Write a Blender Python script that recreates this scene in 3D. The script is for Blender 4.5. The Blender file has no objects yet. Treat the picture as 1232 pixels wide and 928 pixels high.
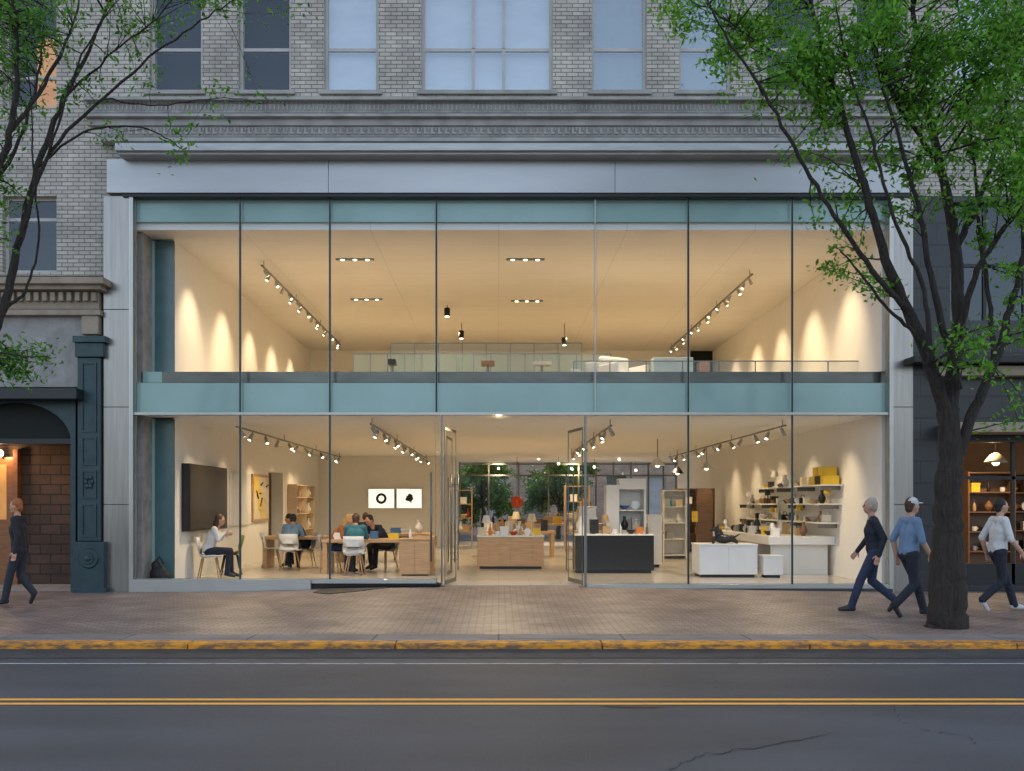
import bpy, bmesh, math, random
import numpy as np
from mathutils import Vector, Matrix
random.seed(7); np.random.seed(7)
C = bpy.context.scene.collection
D=18.0; F=1170.0; CH=1.62; PI=math.pi
def P(px,py,d): return Vector(((px-600)*d/F, d-D, CH-(py-606)*d/F))
def fx(px,y=0.0): return (px-600)*(D+y)/F
def fz(py,y=0.0): return CH+(606-py)*(D+y)/F
FL=0.09   # shop floor level
UF=4.1    # upper floor level
# ---------------------------------------------------------------- materials
def new_mat(name):
    m=bpy.data.materials.new(name); m.use_nodes=True
    nt=m.node_tree; b=nt.nodes['Principled BSDF']; return m,nt,b
def M(name,col,rough=.5,metal=0,var=.12,scale=4,bump=0,bscale=60,emit=None,es=0,stretch=None,spec=.5,bdist=.02):
    m,nt,b=new_mat(name); N=nt.nodes; L=nt.links
    b.inputs['Roughness'].default_value=rough; b.inputs['Metallic'].default_value=metal
    b.inputs['Specular IOR Level'].default_value=spec
    tc=N.new('ShaderNodeTexCoord'); mp=N.new('ShaderNodeMapping'); L.new(tc.outputs['Object'],mp.inputs[0])
    if stretch: mp.inputs['Scale'].default_value=stretch
    no=N.new('ShaderNodeTexNoise'); no.inputs['Scale'].default_value=scale; no.inputs['Detail'].default_value=5
    L.new(mp.outputs[0],no.inputs['Vector'])
    mx=N.new('ShaderNodeMix'); mx.data_type='RGBA'
    mx.inputs[6].default_value=(*[max(0,c*(1-2*var)) for c in col],1); mx.inputs[7].default_value=(*[min(1,c*(1+2*var)) for c in col],1)
    L.new(no.outputs['Fac'],mx.inputs[0]); L.new(mx.outputs[2],b.inputs['Base Color'])
    if bump:
        n2=N.new('ShaderNodeTexNoise'); n2.inputs['Scale'].default_value=bscale; n2.inputs['Detail'].default_value=4; L.new(mp.outputs[0],n2.inputs['Vector'])
        bp=N.new('ShaderNodeBump'); bp.inputs['Strength'].default_value=bump; bp.inputs['Distance'].default_value=bdist
        L.new(n2.outputs['Fac'],bp.inputs['Height']); L.new(bp.outputs[0],b.inputs['Normal'])
    if emit: b.inputs['Emission Color'].default_value=(*emit,1); b.inputs['Emission Strength'].default_value=es
    return m
def brickmat(name,c1,c2,mortar,bw,bh,plane='xz',rough=.8,mort=.01,offset=.5,bump=.6,blotch=.35,smooth=.1):
    m,nt,b=new_mat(name); N=nt.nodes; L=nt.links
    g=N.new('ShaderNodeNewGeometry'); s=N.new('ShaderNodeSeparateXYZ'); c=N.new('ShaderNodeCombineXYZ')
    L.new(g.outputs['Position'],s.inputs[0]); L.new(s.outputs[{'x':0,'y':1,'z':2}[plane[0]]],c.inputs[0]); L.new(s.outputs[{'x':0,'y':1,'z':2}[plane[1]]],c.inputs[1])
    br=N.new('ShaderNodeTexBrick'); L.new(c.outputs[0],br.inputs['Vector']); br.offset=offset
    br.inputs['Color1'].default_value=(*c1,1); br.inputs['Color2'].default_value=(*c2,1); br.inputs['Mortar'].default_value=(*mortar,1)
    br.inputs['Scale'].default_value=1; br.inputs['Brick Width'].default_value=bw; br.inputs['Row Height'].default_value=bh
    br.inputs['Mortar Size'].default_value=mort; br.inputs['Mortar Smooth'].default_value=smooth
    no=N.new('ShaderNodeTexNoise'); no.inputs['Scale'].default_value=1.3; no.inputs['Detail'].default_value=8; no.inputs['Roughness'].default_value=.65
    L.new(g.outputs['Position'],no.inputs['Vector'])
    mr=N.new('ShaderNodeMapRange'); mr.inputs[1].default_value=.3; mr.inputs[2].default_value=.7; mr.inputs[3].default_value=1-blotch; mr.inputs[4].default_value=1+blotch*.5
    L.new(no.outputs['Fac'],mr.inputs[0])
    mx=N.new('ShaderNodeMix'); mx.data_type='RGBA'; mx.blend_type='MULTIPLY'; mx.inputs[0].default_value=1
    L.new(br.outputs['Color'],mx.inputs[6]); L.new(mr.outputs[0],mx.inputs[7]); L.new(mx.outputs[2],b.inputs['Base Color'])
    bp=N.new('ShaderNodeBump'); bp.inputs['Strength'].default_value=bump; bp.inputs['Distance'].default_value=.01; bp.invert=True
    L.new(br.outputs['Fac'],bp.inputs['Height']); L.new(bp.outputs[0],b.inputs['Normal'])
    b.inputs['Roughness'].default_value=rough
    return m
def glassmat(name,col=(.85,.93,.95),alpha=.06,rough=.01,metal=1):
    m,nt,b=new_mat(name); b.inputs['Base Color'].default_value=(*col,1); b.inputs['Metallic'].default_value=metal; b.inputs['Roughness'].default_value=rough; b.inputs['Alpha'].default_value=alpha
    m.diffuse_color=(*col,alpha)
    try: m.surface_render_method='BLENDED'
    except Exception: pass
    return m
def leafmat(name,c1,c2):
    m,nt,b=new_mat(name); N=nt.nodes; L=nt.links
    g=N.new('ShaderNodeNewGeometry'); r=N.new('ShaderNodeMix'); r.data_type='RGBA'
    r.inputs[6].default_value=(*c1,1); r.inputs[7].default_value=(*c2,1); L.new(g.outputs['Random Per Island'],r.inputs[0])
    L.new(r.outputs[2],b.inputs['Base Color']); b.inputs['Roughness'].default_value=.5
    tr=N.new('ShaderNodeBsdfTranslucent'); L.new(r.outputs[2],tr.inputs[0]); mx=N.new('ShaderNodeMixShader'); mx.inputs[0].default_value=.5
    L.new(b.outputs[0],mx.inputs[1]); L.new(tr.outputs[0],mx.inputs[2]); L.new(mx.outputs[0],N['Material Output'].inputs[0]); return m
def flat_emit(name,col,s):
    return M(name,col,emit=col,es=s,var=0)

m_brickW=brickmat('pale_glazed_brick',(.62,.57,.49),(.46,.42,.365),(.20,.185,.17),.21,.075,mort=.008)
m_paver=brickmat('clay_paver',(.34,.245,.205),(.25,.19,.165),(.10,.085,.075),.20,.10,plane='xy',rough=.5,mort=.010,bump=.7,blotch=.5)
m_slab=brickmat('concrete_slab',(.24,.215,.205),(.20,.18,.175),(.07,.07,.07),1.5,.9,plane='xy',rough=.75,mort=.012,offset=0,bump=.4)
m_stone=M('grey_stone',(.38,.365,.34),.7,var=.25,scale=3,bump=.35,bscale=30)
m_stoneD=M('weathered_stone',(.30,.29,.275),.75,var=.3,scale=4,bump=.4,bscale=25)
m_tan=M('tan_stone',(.34,.28,.21),.7,var=.2,scale=4,bump=.3)
m_steelL=M('brushed_steel',(.30,.285,.27),.30,.85,var=.14,scale=3,stretch=(6,1,.3))
m_steelH=M('fascia_metal',(.42,.43,.44),.36,.55,var=.10,scale=1.2,stretch=(.3,1,1.5))
m_steelC=M('cornice_metal',(.45,.46,.46),.45,.3,var=.15,scale=2,stretch=(1,1,5))
m_alu=M('satin_aluminium',(.20,.20,.19),.35,.8,var=.06)
m_aluL=M('pale_aluminium',(.44,.44,.42),.35,.7,var=.06)
m_black=M('black_metal',(.02,.021,.023),.4,.3)
m_joint=M('black_silicone',(.010,.012,.012),.6)
m_dark=M('dark_granite',(.035,.037,.042),.35,var=.3,scale=12)
m_teal=M('teal_spandrel',(.24,.39,.38),.12,var=.2,scale=.45,emit=(.30,.46,.43),es=.06)  # faint glow stands in for backlight through the teal glass
m_tealD=M('dark_teal_glass',(.08,.16,.17),.2)
m_glassedge=M('polished_glass_edge',(.22,.30,.27),.15,var=.02)
m_glass2=glassmat('clear_interior_glass',(.6,.75,.78),.06)
m_winglass=glassmat('sash_glass',(.8,.9,1),.22)
m_winglassD=glassmat('dark_sash_glass',(.8,.88,1),.06)
m_wall=M('warm_white_plaster',(.84,.82,.78),.7,var=.02)
m_ceil=brickmat('ceiling_panels',(.76,.74,.70),(.75,.73,.69),(.62,.60,.56),2.4,1.2,plane='xy',offset=0,mort=.008,bump=.05,blotch=.03,rough=.6)
m_floor=brickmat('pale_floor_tile',(.62,.57,.50),(.58,.54,.47),(.42,.38,.33),1.2,.6,plane='xy',offset=.5,mort=.006,bump=.1,blotch=.08,rough=.2)
m_floorU=M('pale_oak_floor',(.58,.50,.40),.4)
m_white=M('white_lacquer',(.78,.78,.77),.35,var=.03)
m_oak=M('light_oak',(.50,.31,.16),.42,var=.2,scale=3,stretch=(1,1,12))
m_birch=M('pale_birch',(.62,.48,.33),.45,var=.12,scale=3,stretch=(1,1,12))
m_walnut=M('walnut',(.16,.085,.045),.45,var=.25,scale=4,stretch=(1,1,8))
m_blk=M('black_lacquer',(.012,.012,.014),.25)
m_rub_shade=M('black_rubber_and_shade',(.015,.015,.016),.6,bump=.3)
m_scr=M('dark_screen',(.025,.022,.02),.35)
m_grey=M('grey_plastic',(.35,.37,.40),.5)
m_green=M('olive_upholstery',(.22,.24,.05),.8)
m_lens=flat_emit('lamp_lens',(1,.86,.62),9)
m_lightbox=flat_emit('lightbox_face',(1,.95,.86),.9)
m_asph=M('asphalt',(.044,.052,.064),.6,var=.45,scale=1.1,bump=.8,bscale=150,stretch=(.35,1,1))
m_bark=M('bark',(.038,.030,.025),.9,var=.5,scale=9,bump=1,bscale=14,stretch=(4,4,.5),bdist=.06)
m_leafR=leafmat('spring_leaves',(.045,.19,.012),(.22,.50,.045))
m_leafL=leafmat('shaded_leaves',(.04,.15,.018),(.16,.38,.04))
m_leafD=leafmat('dark_leaves',(.02,.07,.01),(.08,.20,.02))
m_iron=M('teal_cast_iron',(.026,.055,.065),.4,.2,var=.25,scale=6)
m_ironD=M('black_cast_iron',(.012,.015,.017),.4)
m_brickB=brickmat('brown_brick',(.09,.05,.035),(.06,.036,.026),(.02,.017,.015),.42,.2,plane='xz',mort=.012)
m_wood=M('varnished_wood',(.22,.09,.03),.35,var=.3,stretch=(1,1,8))
m_amber=M('amber_lit_blind',(.4,.22,.08),.6,emit=(1,.42,.09),es=.32,var=.3)
m_skyblind=M('pale_sky_blind',(.46,.51,.54),.8,var=.12,scale=1.5,stretch=(1,1,3))
m_blindG_refl=M('grey_green_blind_and_reflection',(.15,.19,.18),.8,var=.12)
m_sash=M('sash_paint',(.50,.49,.46),.5)
m_void=M('dark_reflection_and_light_block',(.010,.014,.013),.8)
COL={}
def cm(name):
    pal={'white':(.78,.78,.76),'black':(.015,.015,.015),'yellow':(.75,.50,.03),'red':(.55,.05,.03),'orange':(.7,.22,.03),'blue':(.06,.16,.35),'teal':(.05,.28,.32),'brown':(.2,.1,.05),'grey':(.3,.3,.3),'cream':(.7,.6,.42),'green':(.08,.2,.05),'tan':(.45,.3,.15),'silver':(.6,.6,.6)}
    if name not in COL: COL[name]=M(name+'_ware',pal[name],.35,.8 if name=='silver' else 0)
    return COL[name]
# ---------------------------------------------------------------- object helpers
ORG={}
class MB:
    def __init__(s): s.v=[]; s.f=[]
    def poly(s,pts): n=len(s.v); s.v+= [Vector(p) for p in pts]; s.f.append(tuple(range(n,n+len(pts)))); return s
    def box(s,x0,x1,y0,y1,z0,z1):
        n=len(s.v); s.v+=[Vector(p) for p in((x0,y0,z0),(x1,y0,z0),(x1,y1,z0),(x0,y1,z0),(x0,y0,z1),(x1,y0,z1),(x1,y1,z1),(x0,y1,z1))]
        s.f+=[tuple(n+i for i in q) for q in((0,3,2,1),(4,5,6,7),(0,1,5,4),(1,2,6,5),(2,3,7,6),(3,0,4,7))]; return s
    def tube(s,pts,rad,n=8):
        pts=[Vector(p) for p in pts]; base=len(s.v); k=len(pts)
        for i,p in enumerate(pts):
            t=(pts[min(i+1,k-1)]-pts[max(i-1,0)]);
            if t.length<1e-6: t=Vector((0,0,1))
            t.normalize(); a=t.cross(Vector((0,1,0)) if abs(t.y)<.9 else Vector((1,0,0))).normalized(); b=t.cross(a)
            r=rad[i] if isinstance(rad,(list,tuple)) else rad
            for j in range(n): s.v.append(p+a*(r*math.cos(2*PI*j/n))+b*(r*math.sin(2*PI*j/n)))
        for i in range(k-1):
            for j in range(n):
                a0=base+i*n+j; a1=base+i*n+(j+1)%n; s.f.append((a0,a1,a1+n,a0+n))
        s.f.append(tuple(base+j for j in range(n))[::-1]); s.f.append(tuple(base+(k-1)*n+j for j in range(n))); return s
    def lathe(s,c,prof,n=16):
        c=Vector(c); base=len(s.v); k=len(prof)
        for r,z in prof:
            for j in range(n): s.v.append(c+Vector((r*math.cos(2*PI*j/n),r*math.sin(2*PI*j/n),z)))
        for i in range(k-1):
            for j in range(n):
                a0=base+i*n+j; a1=base+i*n+(j+1)%n; s.f.append((a0,a1,a1+n,a0+n))
        s.f.append(tuple(base+j for j in range(n))[::-1]); s.f.append(tuple(base+(k-1)*n+j for j in range(n))); return s
    def ell(s,c,r,n=12,m=8,rot=None):
        c=Vector(c); base=len(s.v)
        pr=[(math.sin(PI*i/m),-math.cos(PI*i/m)) for i in range(1,m)]
        def ad(v):
            v=Vector((v[0]*r[0],v[1]*r[1],v[2]*r[2]))
            if rot: v=rot@v
            s.v.append(c+v)
        ad((0,0,-1))
        for a,z in pr:
            for j in range(n): ad((a*math.cos(2*PI*j/n),a*math.sin(2*PI*j/n),z))
        ad((0,0,1)); top=len(s.v)-1
        for j in range(n): s.f.append((base,base+1+(j+1)%n,base+1+j))
        for i in range(m-2):
            for j in range(n):
                a0=base+1+i*n+j; a1=base+1+i*n+(j+1)%n; s.f.append((a0,a1,a1+n,a0+n))
        for j in range(n): s.f.append((top,top-n+j,top-n+(j+1)%n))
        return s
    def build(s,name,mat,parent=None,smooth=False,bevel=0,label=None):
        o_=ORG.get(parent.name,Vector()) if parent else Vector()
        me=bpy.data.meshes.new(name); me.from_pydata([tuple(v-o_) for v in s.v],[],s.f); me.update()
        if len(s.f)>3:
            bm=bmesh.new(); bm.from_mesh(me); bmesh.ops.recalc_face_normals(bm,faces=bm.faces); bm.to_mesh(me); bm.free()
        o=bpy.data.objects.new(name,me); C.objects.link(o)
        for mm in (mat if isinstance(mat,list) else [mat]): me.materials.append(mm)
        if smooth: me.polygons.foreach_set('use_smooth',[True]*len(me.polygons))
        if parent: o.parent=parent; ORG[o.name]=o_
        if bevel:
            b=o.modifiers.new('bevel','BEVEL'); b.width=bevel; b.segments=2; b.limit_method='ANGLE'
        if label: o['label']=label
        return o
def T(name,label,cat,loc=(0,0,0),group=None):
    o=bpy.data.objects.new(name,None); C.objects.link(o); o.location=loc; o['label']=label; o['category']=cat; o.empty_display_size=.1
    if group: o['group']=group
    ORG[o.name]=Vector(loc); return o
def tg(o,label,cat,group=None):
    o['label']=label; o['category']=cat
    if group: o['group']=group
    return o
def struct(o): o['kind']='structure'; return o
def dup(root,loc,rz=0,label=None,group=None):
    r=root.copy(); C.objects.link(r); r.location=loc; r.rotation_euler=(0,0,rz)
    if label: r['label']=label
    if group: r['group']=group
    def rec(src,dst):
        for ch in list(src.children):
            c=ch.copy(); C.objects.link(c); c.parent=dst; rec(ch,c)
    rec(root,r); return r
ORD=['first','second','third','fourth','fifth','sixth','seventh','eighth','ninth','tenth','eleventh','twelfth','thirteenth','fourteenth','fifteenth','sixteenth','seventeenth','eighteenth','nineteenth','twentieth']
def wall_open(mb,u0,u1,v0,v1,ops,mapf,depth):
    us=sorted({u0,u1,*[min(max(o[0],u0),u1) for o in ops],*[min(max(o[1],u0),u1) for o in ops]}); vs=sorted({v0,v1,*[min(max(o[2],v0),v1) for o in ops],*[min(max(o[3],v0),v1) for o in ops]})
    for i in range(len(us)-1):
        for j in range(len(vs)-1):
            cu=(us[i]+us[i+1])/2; cv=(vs[j]+vs[j+1])/2
            if any(o[0]<cu<o[1] and o[2]<cv<o[3] for o in ops): continue
            mb.poly([mapf(us[i],vs[j],0),mapf(us[i+1],vs[j],0),mapf(us[i+1],vs[j+1],0),mapf(us[i],vs[j+1],0)])
    for a,b,c,d in ops:
        for (p,q) in (((a,c),(b,c)),((b,c),(b,d)),((b,d),(a,d)),((a,d),(a,c))):
            mb.poly([mapf(*p,0),mapf(*q,0),mapf(*q,depth),mapf(*p,depth)])
    return mb
XZ=lambda y:(lambda u,v,d:(u,y+d,v))
# ---------------------------------------------------------------- setting
struct(MB().poly([(-200,-200,-.14),(200,-200,-.14),(200,200,-.14),(-200,200,-.14)]).build('ground',M('far_ground',(.07,.07,.072),.9)))
struct(MB().poly([(-60,-20,-.10),(60,-20,-.10),(60,-6.8,-.10),(-60,-6.8,-.10)]).build('road',m_asph))
def sz(x,y):
    t=min(1,max(0,(y+6.5)/6.5)); b=1/(1+math.exp(-(x+3.6)/.7))*(1-1/(1+math.exp(-(x-4.5)/1.2)))
    return (FL-.004)*t*t*(.12+.88*b)-.02*t*(1-b)
def walk():
    mb=MB(); xs=np.linspace(-30,30,161); ys=np.linspace(-5.95,.12,14)
    for i in range(160):
        for j in range(13):
            mb.poly([(x,y,sz(x,y)) for x,y in((xs[i],ys[j]),(xs[i+1],ys[j]),(xs[i+1],ys[j+1]),(xs[i],ys[j+1]))])
    return mb
struct(walk().build('sidewalk',m_paver))
struct(MB().box(-30,30,-6.5,-5.951,-.14,-.0).build('sidewalk_border',m_slab))
def wornpaint(name,col,under,thr=.5,scale=9):
    m,nt,b=new_mat(name); N=nt.nodes; L=nt.links
    g=N.new('ShaderNodeNewGeometry'); mp=N.new('ShaderNodeMapping'); mp.inputs['Scale'].default_value=(.5,1,1.6); L.new(g.outputs['Position'],mp.inputs[0])
    no=N.new('ShaderNodeTexNoise'); no.inputs['Scale'].default_value=scale; no.inputs['Detail'].default_value=9; no.inputs['Roughness'].default_value=.7; L.new(mp.outputs[0],no.inputs['Vector'])
    r=N.new('ShaderNodeValToRGB'); r.color_ramp.elements[0].position=thr-.06; r.color_ramp.elements[1].position=thr+.08
    r.color_ramp.elements[0].color=(*under,1); r.color_ramp.elements[1].color=(*col,1); L.new(no.outputs['Fac'],r.inputs[0]); L.new(r.outputs[0],b.inputs['Base Color']); b.inputs['Roughness'].default_value=.65
    return m
m_yel=wornpaint('worn_yellow_kerb_paint',(.74,.30,.012),(.19,.10,.05),.48)
m_yel2=wornpaint('yellow_line_paint',(.85,.40,.04),(.30,.18,.06),.35,14)
m_wht=wornpaint('white_line_paint',(.42,.43,.44),(.12,.12,.13),.42,14)
kb=MB()
x=-30
while x<30:
    w=2.4; kb.box(x+.006,x+w-.006,-6.76,-6.502,-.14,.006); x+=w
k=kb.build('kerb',m_yel,bevel=.02); struct(k)
struct(MB().poly([(-30,-7.2,-.096),(30,-7.2,-.096),(30,-6.762,-.062),(-30,-6.762,-.062)]).build('gutter',M('gutter_concrete',(.04,.04,.042),.8,var=.4,bump=.3)))
struct(MB().poly([(-60,-7.60,-.096),(60,-7.60,-.096),(60,-7.54,-.096),(-60,-7.54,-.096)]).build('edge_line',m_wht))
for yy in(-9.48,-9.66): struct(MB().poly([(-60,yy-.04,-.096),(60,yy-.04,-.096),(60,yy+.04,-.096),(-60,yy+.04,-.096)]).build('centre_line',m_yel2))
m_crack=M('crack_dark',(.012,.012,.013),.9)  # flat dark colour for the cracks in the asphalt
def crack(pts,w):
    mb=MB(); L=[]
    for i in range(len(pts)-1):
        for t in np.linspace(0,1,9)[:-1]:
            a=Vector(pts[i]).lerp(Vector(pts[i+1]),t); L.append(a+Vector((random.uniform(-.02,.02),random.uniform(-.05,.05),0)))
    for i in range(len(L)-1):
        ww=w*random.uniform(.3,1.1); mb.poly([L[i]+Vector((0,-ww,0)),L[i+1]+Vector((0,-ww,0)),L[i+1]+Vector((0,ww,0)),L[i]+Vector((0,ww,0))])
    struct(mb.build('road_crack',m_crack))
def R(px,py): d=1.72*F/(py-606); v=P(px,py,d); v.z=-.0955; return v
crack([R(805,925),R(850,908),R(905,900),R(1015,882)],.009); crack([R(1075,852),R(1082,870),R(1120,880),R(1165,888),R(1185,905)],.009)
struct(MB().poly([R(720,849.5),R(760,850),R(800,850.5),R(790,852),R(745,852)]).build('road_patch',M('tar_patch',(.015,.015,.016),.6)))
# ---------------------------------------------------------------- brick building above
BB=T('brick_building','pale glazed brick building with tall sash windows and stone cornices above the glass shop','building',(0,0,0))
wins=[(180,243,'d'),(287,350,'d'),(390,455,'b'),(507,665,'w'),(712,778,'g'),(817,880,'g'),(922,985,'d'),(1030,1093,'d'),(1150,1213,'b')]
ztop=fz(-30); z110=fz(110)
ops=[(fx(a),fx(b),z110,ztop) for a,b,_ in wins]+[(fx(3),fx(68),fz(130),ztop),(fx(3),fx(68),fz(328),fz(236))]
mb=MB()
wall_open(mb,-14,fx(125),fz(332),14,[o for o in ops if o[0]<fx(100)],XZ(0),.28)
wall_open(mb,fx(125),15,fz(236),14,[o for o in ops if o[0]>fx(100)],XZ(0),.28)
mb.build('wall',m_brickW,BB)
bk=MB().box(-14,15,1.2,15,7.02,14).box(-14,-7.3,1.2,15,3.62,7.019).box(7.5,15,1.2,15,3.42,7.019); bk.build('light_block_core',m_void,BB)  # unseen dark boxes added to block light behind the facade
MB().box(-14,15,-.3,15.2,14.001,14.3).build('sun_block_roof',m_stoneD,BB)  # unseen, added so the sun does not leak inside
MB().box(-7.6,-7.31,.31,1.19,3.62,6.99).build('side_infill',m_void,BB)
def sash(x0,x1,z0,z1,zr,kind,y=.16,mull=()):
    f=MB(); t=.055
    f.box(x0,x0+t,y-.04,y+.06,z0,z1).box(x1-t,x1,y-.04,y+.06,z0,z1).box(x0+t,x1-t,y-.04,y+.06,z0,z0+t*1.2).box(x0+t,x1-t,y-.04,y+.06,z1-t,z1)
    f.box(x0+t,x1-t,y-.02,y+.05,zr-.03,zr+.03)
    for m in mull: f.box(m-.03,m+.03,y-.035,y+.055,z0+t*1.2,zr-.03).box(m-.03,m+.03,y-.035,y+.055,zr+.03,z1-t)
    w=f.build('window',m_sash,BB)
    MB().poly([(x0+.03,y,z0),(x1-.03,y,z0),(x1-.03,y,z1),(x0+.03,y,z1)]).build('pane',m_winglassD if kind in'da' else m_winglass,w)
    mat={'d':m_void,'b':m_skyblind,'w':m_skyblind,'g':m_blindG_refl,'a':m_void}[kind]; dk=kind in'da'; yb=y+(.4 if dk else .12)  # pale and dark backings stand in for sky and tree reflections
    MB().poly([(x0-.3*dk,yb,z0-.2),(x1+.3*dk,yb,z0-.2),(x1+.3*dk,yb,z1+.3),(x0-.3*dk,yb,z1+.3)]).build('dark_reflection_backing' if dk else 'reflection_blind',mat,w)
    if kind=='a': MB().box(x0+.42,x1-.02,yb-.1,yb-.06,z0,z0+1.5).build('lit_curtain',m_amber,w)
for a,b,kd in wins:
    sash(fx(a),fx(b),z110,ztop,fz(56),kd,mull=(fx(569),fx(606)) if kd=='w' else ())
    MB().box(fx(a)-.08,fx(b)+.08,-.07,.1,z110-.07,z110-.001).build('window_sill',m_stone,BB)
sash(fx(3),fx(68),fz(130),ztop,fz(90),'a'); sash(fx(3),fx(68),fz(328),fz(236),fz(262),'d')
def band(name,px0,px1,py0,py1,yf,mat,yb=-.002,x0=None,x1=None):
    xa=fx(px0,yf) if x0 is None else x0; xb=fx(px1,yf) if x1 is None else x1
    return MB().box(xa,xb,yf,yb,fz(py1,yf),fz(py0,yf)).build(name,mat,BB,bevel=.008)
band('stone_band',100,1240,116,120,-.16,m_stone,x1=15)
band('stone_band',104,1240,120.4,136,-.05,m_stoneD,x1=15)
orn=MB(); x=fx(106)
while x<14.8:
    orn.box(x,x+.045,-.072,-.052,fz(126),fz(122)).box(x+.01,x+.035,-.066,-.052,fz(134),fz(128)); x+=.08
orn.build('carved_frieze',m_stone,BB)
band('stone_band',100,1240,136.4,140,-.18,m_stone,x1=15)
band('stone_band',106,1240,140.3,151,-.08,m_stone,x1=15)
band('stone_band',125,1096,151.3,165,-.04,m_stoneD)
orn=MB(); x=fx(130)
while x<fx(1090):
    orn.box(x,x+.04,-.058,-.042,fz(162.5),fz(155)).box(x+.04,x+.08,-.058,-.042,fz(162.5),fz(160.5)).box(x+.08,x+.10,-.058,-.042,fz(158.5),fz(155)); x+=.13
orn.build('meander_frieze',m_stone,BB)
band('stone_band',120,1098,165.3,170,-.2,m_stone)
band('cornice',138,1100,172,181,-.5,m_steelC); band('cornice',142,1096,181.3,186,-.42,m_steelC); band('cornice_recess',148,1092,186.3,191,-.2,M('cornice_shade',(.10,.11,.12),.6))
xs=[fx(128,-.14),fx(395,-.14),fx(740,-.14),fx(1096,-.14)]
for i in range(3): MB().box(xs[i]+.003,xs[i+1]-.003,-.14,-.002,fz(235),fz(191.5,-.14)).build('fascia_panel',m_steelH,BB,bevel=.006)
# ---------------------------------------------------------------- glass storefront
S=T('glass_storefront','two storey glass shopfront with steel pilasters, teal spandrel band and cream interior','building',(0,0,0))
for (a,b) in((126,157),(1073,1097)):
    zz=[-.1,1.6,3.4,5.2,fz(237)]
    for i in range(4): MB().box(fx(a),fx(b),-.06,.3,zz[i]+.004,zz[i+1]-.004).build('pilaster_panel',m_steelL,S,bevel=.004)
GL0,GL1=fx(162),fx(1068); ZT=fz(239); ZM1=fz(496.5); ZM0=fz(499.5); ZB=fz(697)
MB().box(fx(157)+.004,GL0,-.09,.12,-.05,ZT).build('jamb_frame',m_aluL,S); MB().box(GL1,fx(1073)-.004,-.09,.12,-.05,ZT).build('jamb_frame',m_aluL,S)
MB().box(fx(150),fx(1094),-.11,.12,ZT,fz(235)-.003).build('head_frame',m_black,S)
MB().box(GL0+.002,GL1-.002,-.05,.05,ZM0,ZM1).build('transom',m_aluL,S)
up=[162,289,397,525,716,828,953,1068]; lo1=[162,289,397,525]; lo2=[705,828,953,1068]
def pane(a,b,z0,z1):
    xa,xb=fx(a)+.014,fx(b)-.014; e=.006
    mb=MB(); mb.box(xa,xa+e,-.008,.008,z0+.003,z1-.003).box(xb-e,xb,-.008,.008,z0+.003,z1-.003).box(xa+e,xb-e,-.008,.008,z0+.003,z0+.003+e).box(xa+e,xb-e,-.008,.008,z1-.003-e,z1-.003)
    mb.build('glass_panel_rim',m_glassedge,S)  # only the polished rim of each pane, no glass sheet inside
for L_,z0,z1 in((up,ZM1,ZT),(lo1,ZB,ZM0),(lo2,fz(703),ZM0)):
    for i in range(len(L_)-1): pane(L_[i],L_[i+1],z0,z1)
    for p in L_[1:-1]: w_=.006 if p==716 else .0125; MB().box(fx(p)-w_,fx(p)+w_,-.010,.010,z0,z1).build('silicone_joint',m_aluL if p==716 else m_joint,S)
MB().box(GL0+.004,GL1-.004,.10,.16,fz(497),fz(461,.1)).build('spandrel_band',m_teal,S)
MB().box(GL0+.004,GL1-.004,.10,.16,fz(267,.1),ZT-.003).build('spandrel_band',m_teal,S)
MB().box(fx(195,.3),GL1-.01,.30,.36,fz(460.5,.3),UF).build('slab_edge',M('slab_edge_glass',(.10,.105,.095),.18,.3,var=.35,scale=1.2,stretch=(1,1,4)),S)
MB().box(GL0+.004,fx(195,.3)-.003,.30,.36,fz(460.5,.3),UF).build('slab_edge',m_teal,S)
ry=.8
for z0,z1 in((FL,3.25),(UF+.01,6.7)):
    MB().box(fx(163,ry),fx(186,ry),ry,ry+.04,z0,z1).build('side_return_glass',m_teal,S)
    MB().box(fx(186.5,ry),WL_ if False else -6.3+.02,ry+.01,ry+.06,z0,z1).build('side_return_post',m_tealD,S)
MB().box(fx(160),fx(375),-.10,.22,fz(713),ZB).build('sill',m_aluL,S,bevel=.005)
MB().box(fx(375)+.002,fx(525),-.06,.22,fz(702),ZB).build('sill',m_aluL,S,bevel=.005)
MB().box(fx(375)+.002,fx(532),.04,.22,-.14,fz(702)-.002).build('base_recess',m_blk,S)
MB().box(fx(160)+.002,fx(377),-.13,.22,-.14,fz(713)-.002).build('base_plinth',m_dark,S)
MB().box(fx(706),fx(1070),-.08,.22,fz(708),fz(703)).build('sill',m_aluL,S,bevel=.005)
MB().box(fx(706),fx(1071),-.12,.22,-.14,fz(708)-.002).build('base_plinth',m_dark,S)
MB().box(fx(123),fx(160)-.004,-.10,.25,-.14,fz(713)).build('base_plinth',m_dark,S)
WL=-6.3; WR=7.17
YZ=lambda xx:(lambda u,v,d:(xx+d,u,v))
MB().box(WL-.5,WR+.3,.23,21.2,-.13,FL).build('floor',m_floor,S)
MB().box(WL-.5,WR+.2,.37,14.7,3.28,UF-.002).build('floor_slab',[m_wall],S)
MB().box(WL-.5,WR+.2,14.71,21.4,3.28,3.6).build('rear_ceiling',m_wall,S)
MB().poly([(WL-.02,.37,UF),(WR,.37,UF),(WR,14.4,UF),(WL-.02,14.4,UF)]).build('upper_floor',m_floorU,S)
MB().box(WL-.5,WR+.2,.165,14.8,6.73,7.0).build('upper_ceiling',m_ceil,S)
w=MB(); wall_open(w,ry+.065,16,FL,3.28,[(8.6,10.4,FL+.001,2.5)],YZ(WL),-.35); w.build('left_wall',m_wall,S)
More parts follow.
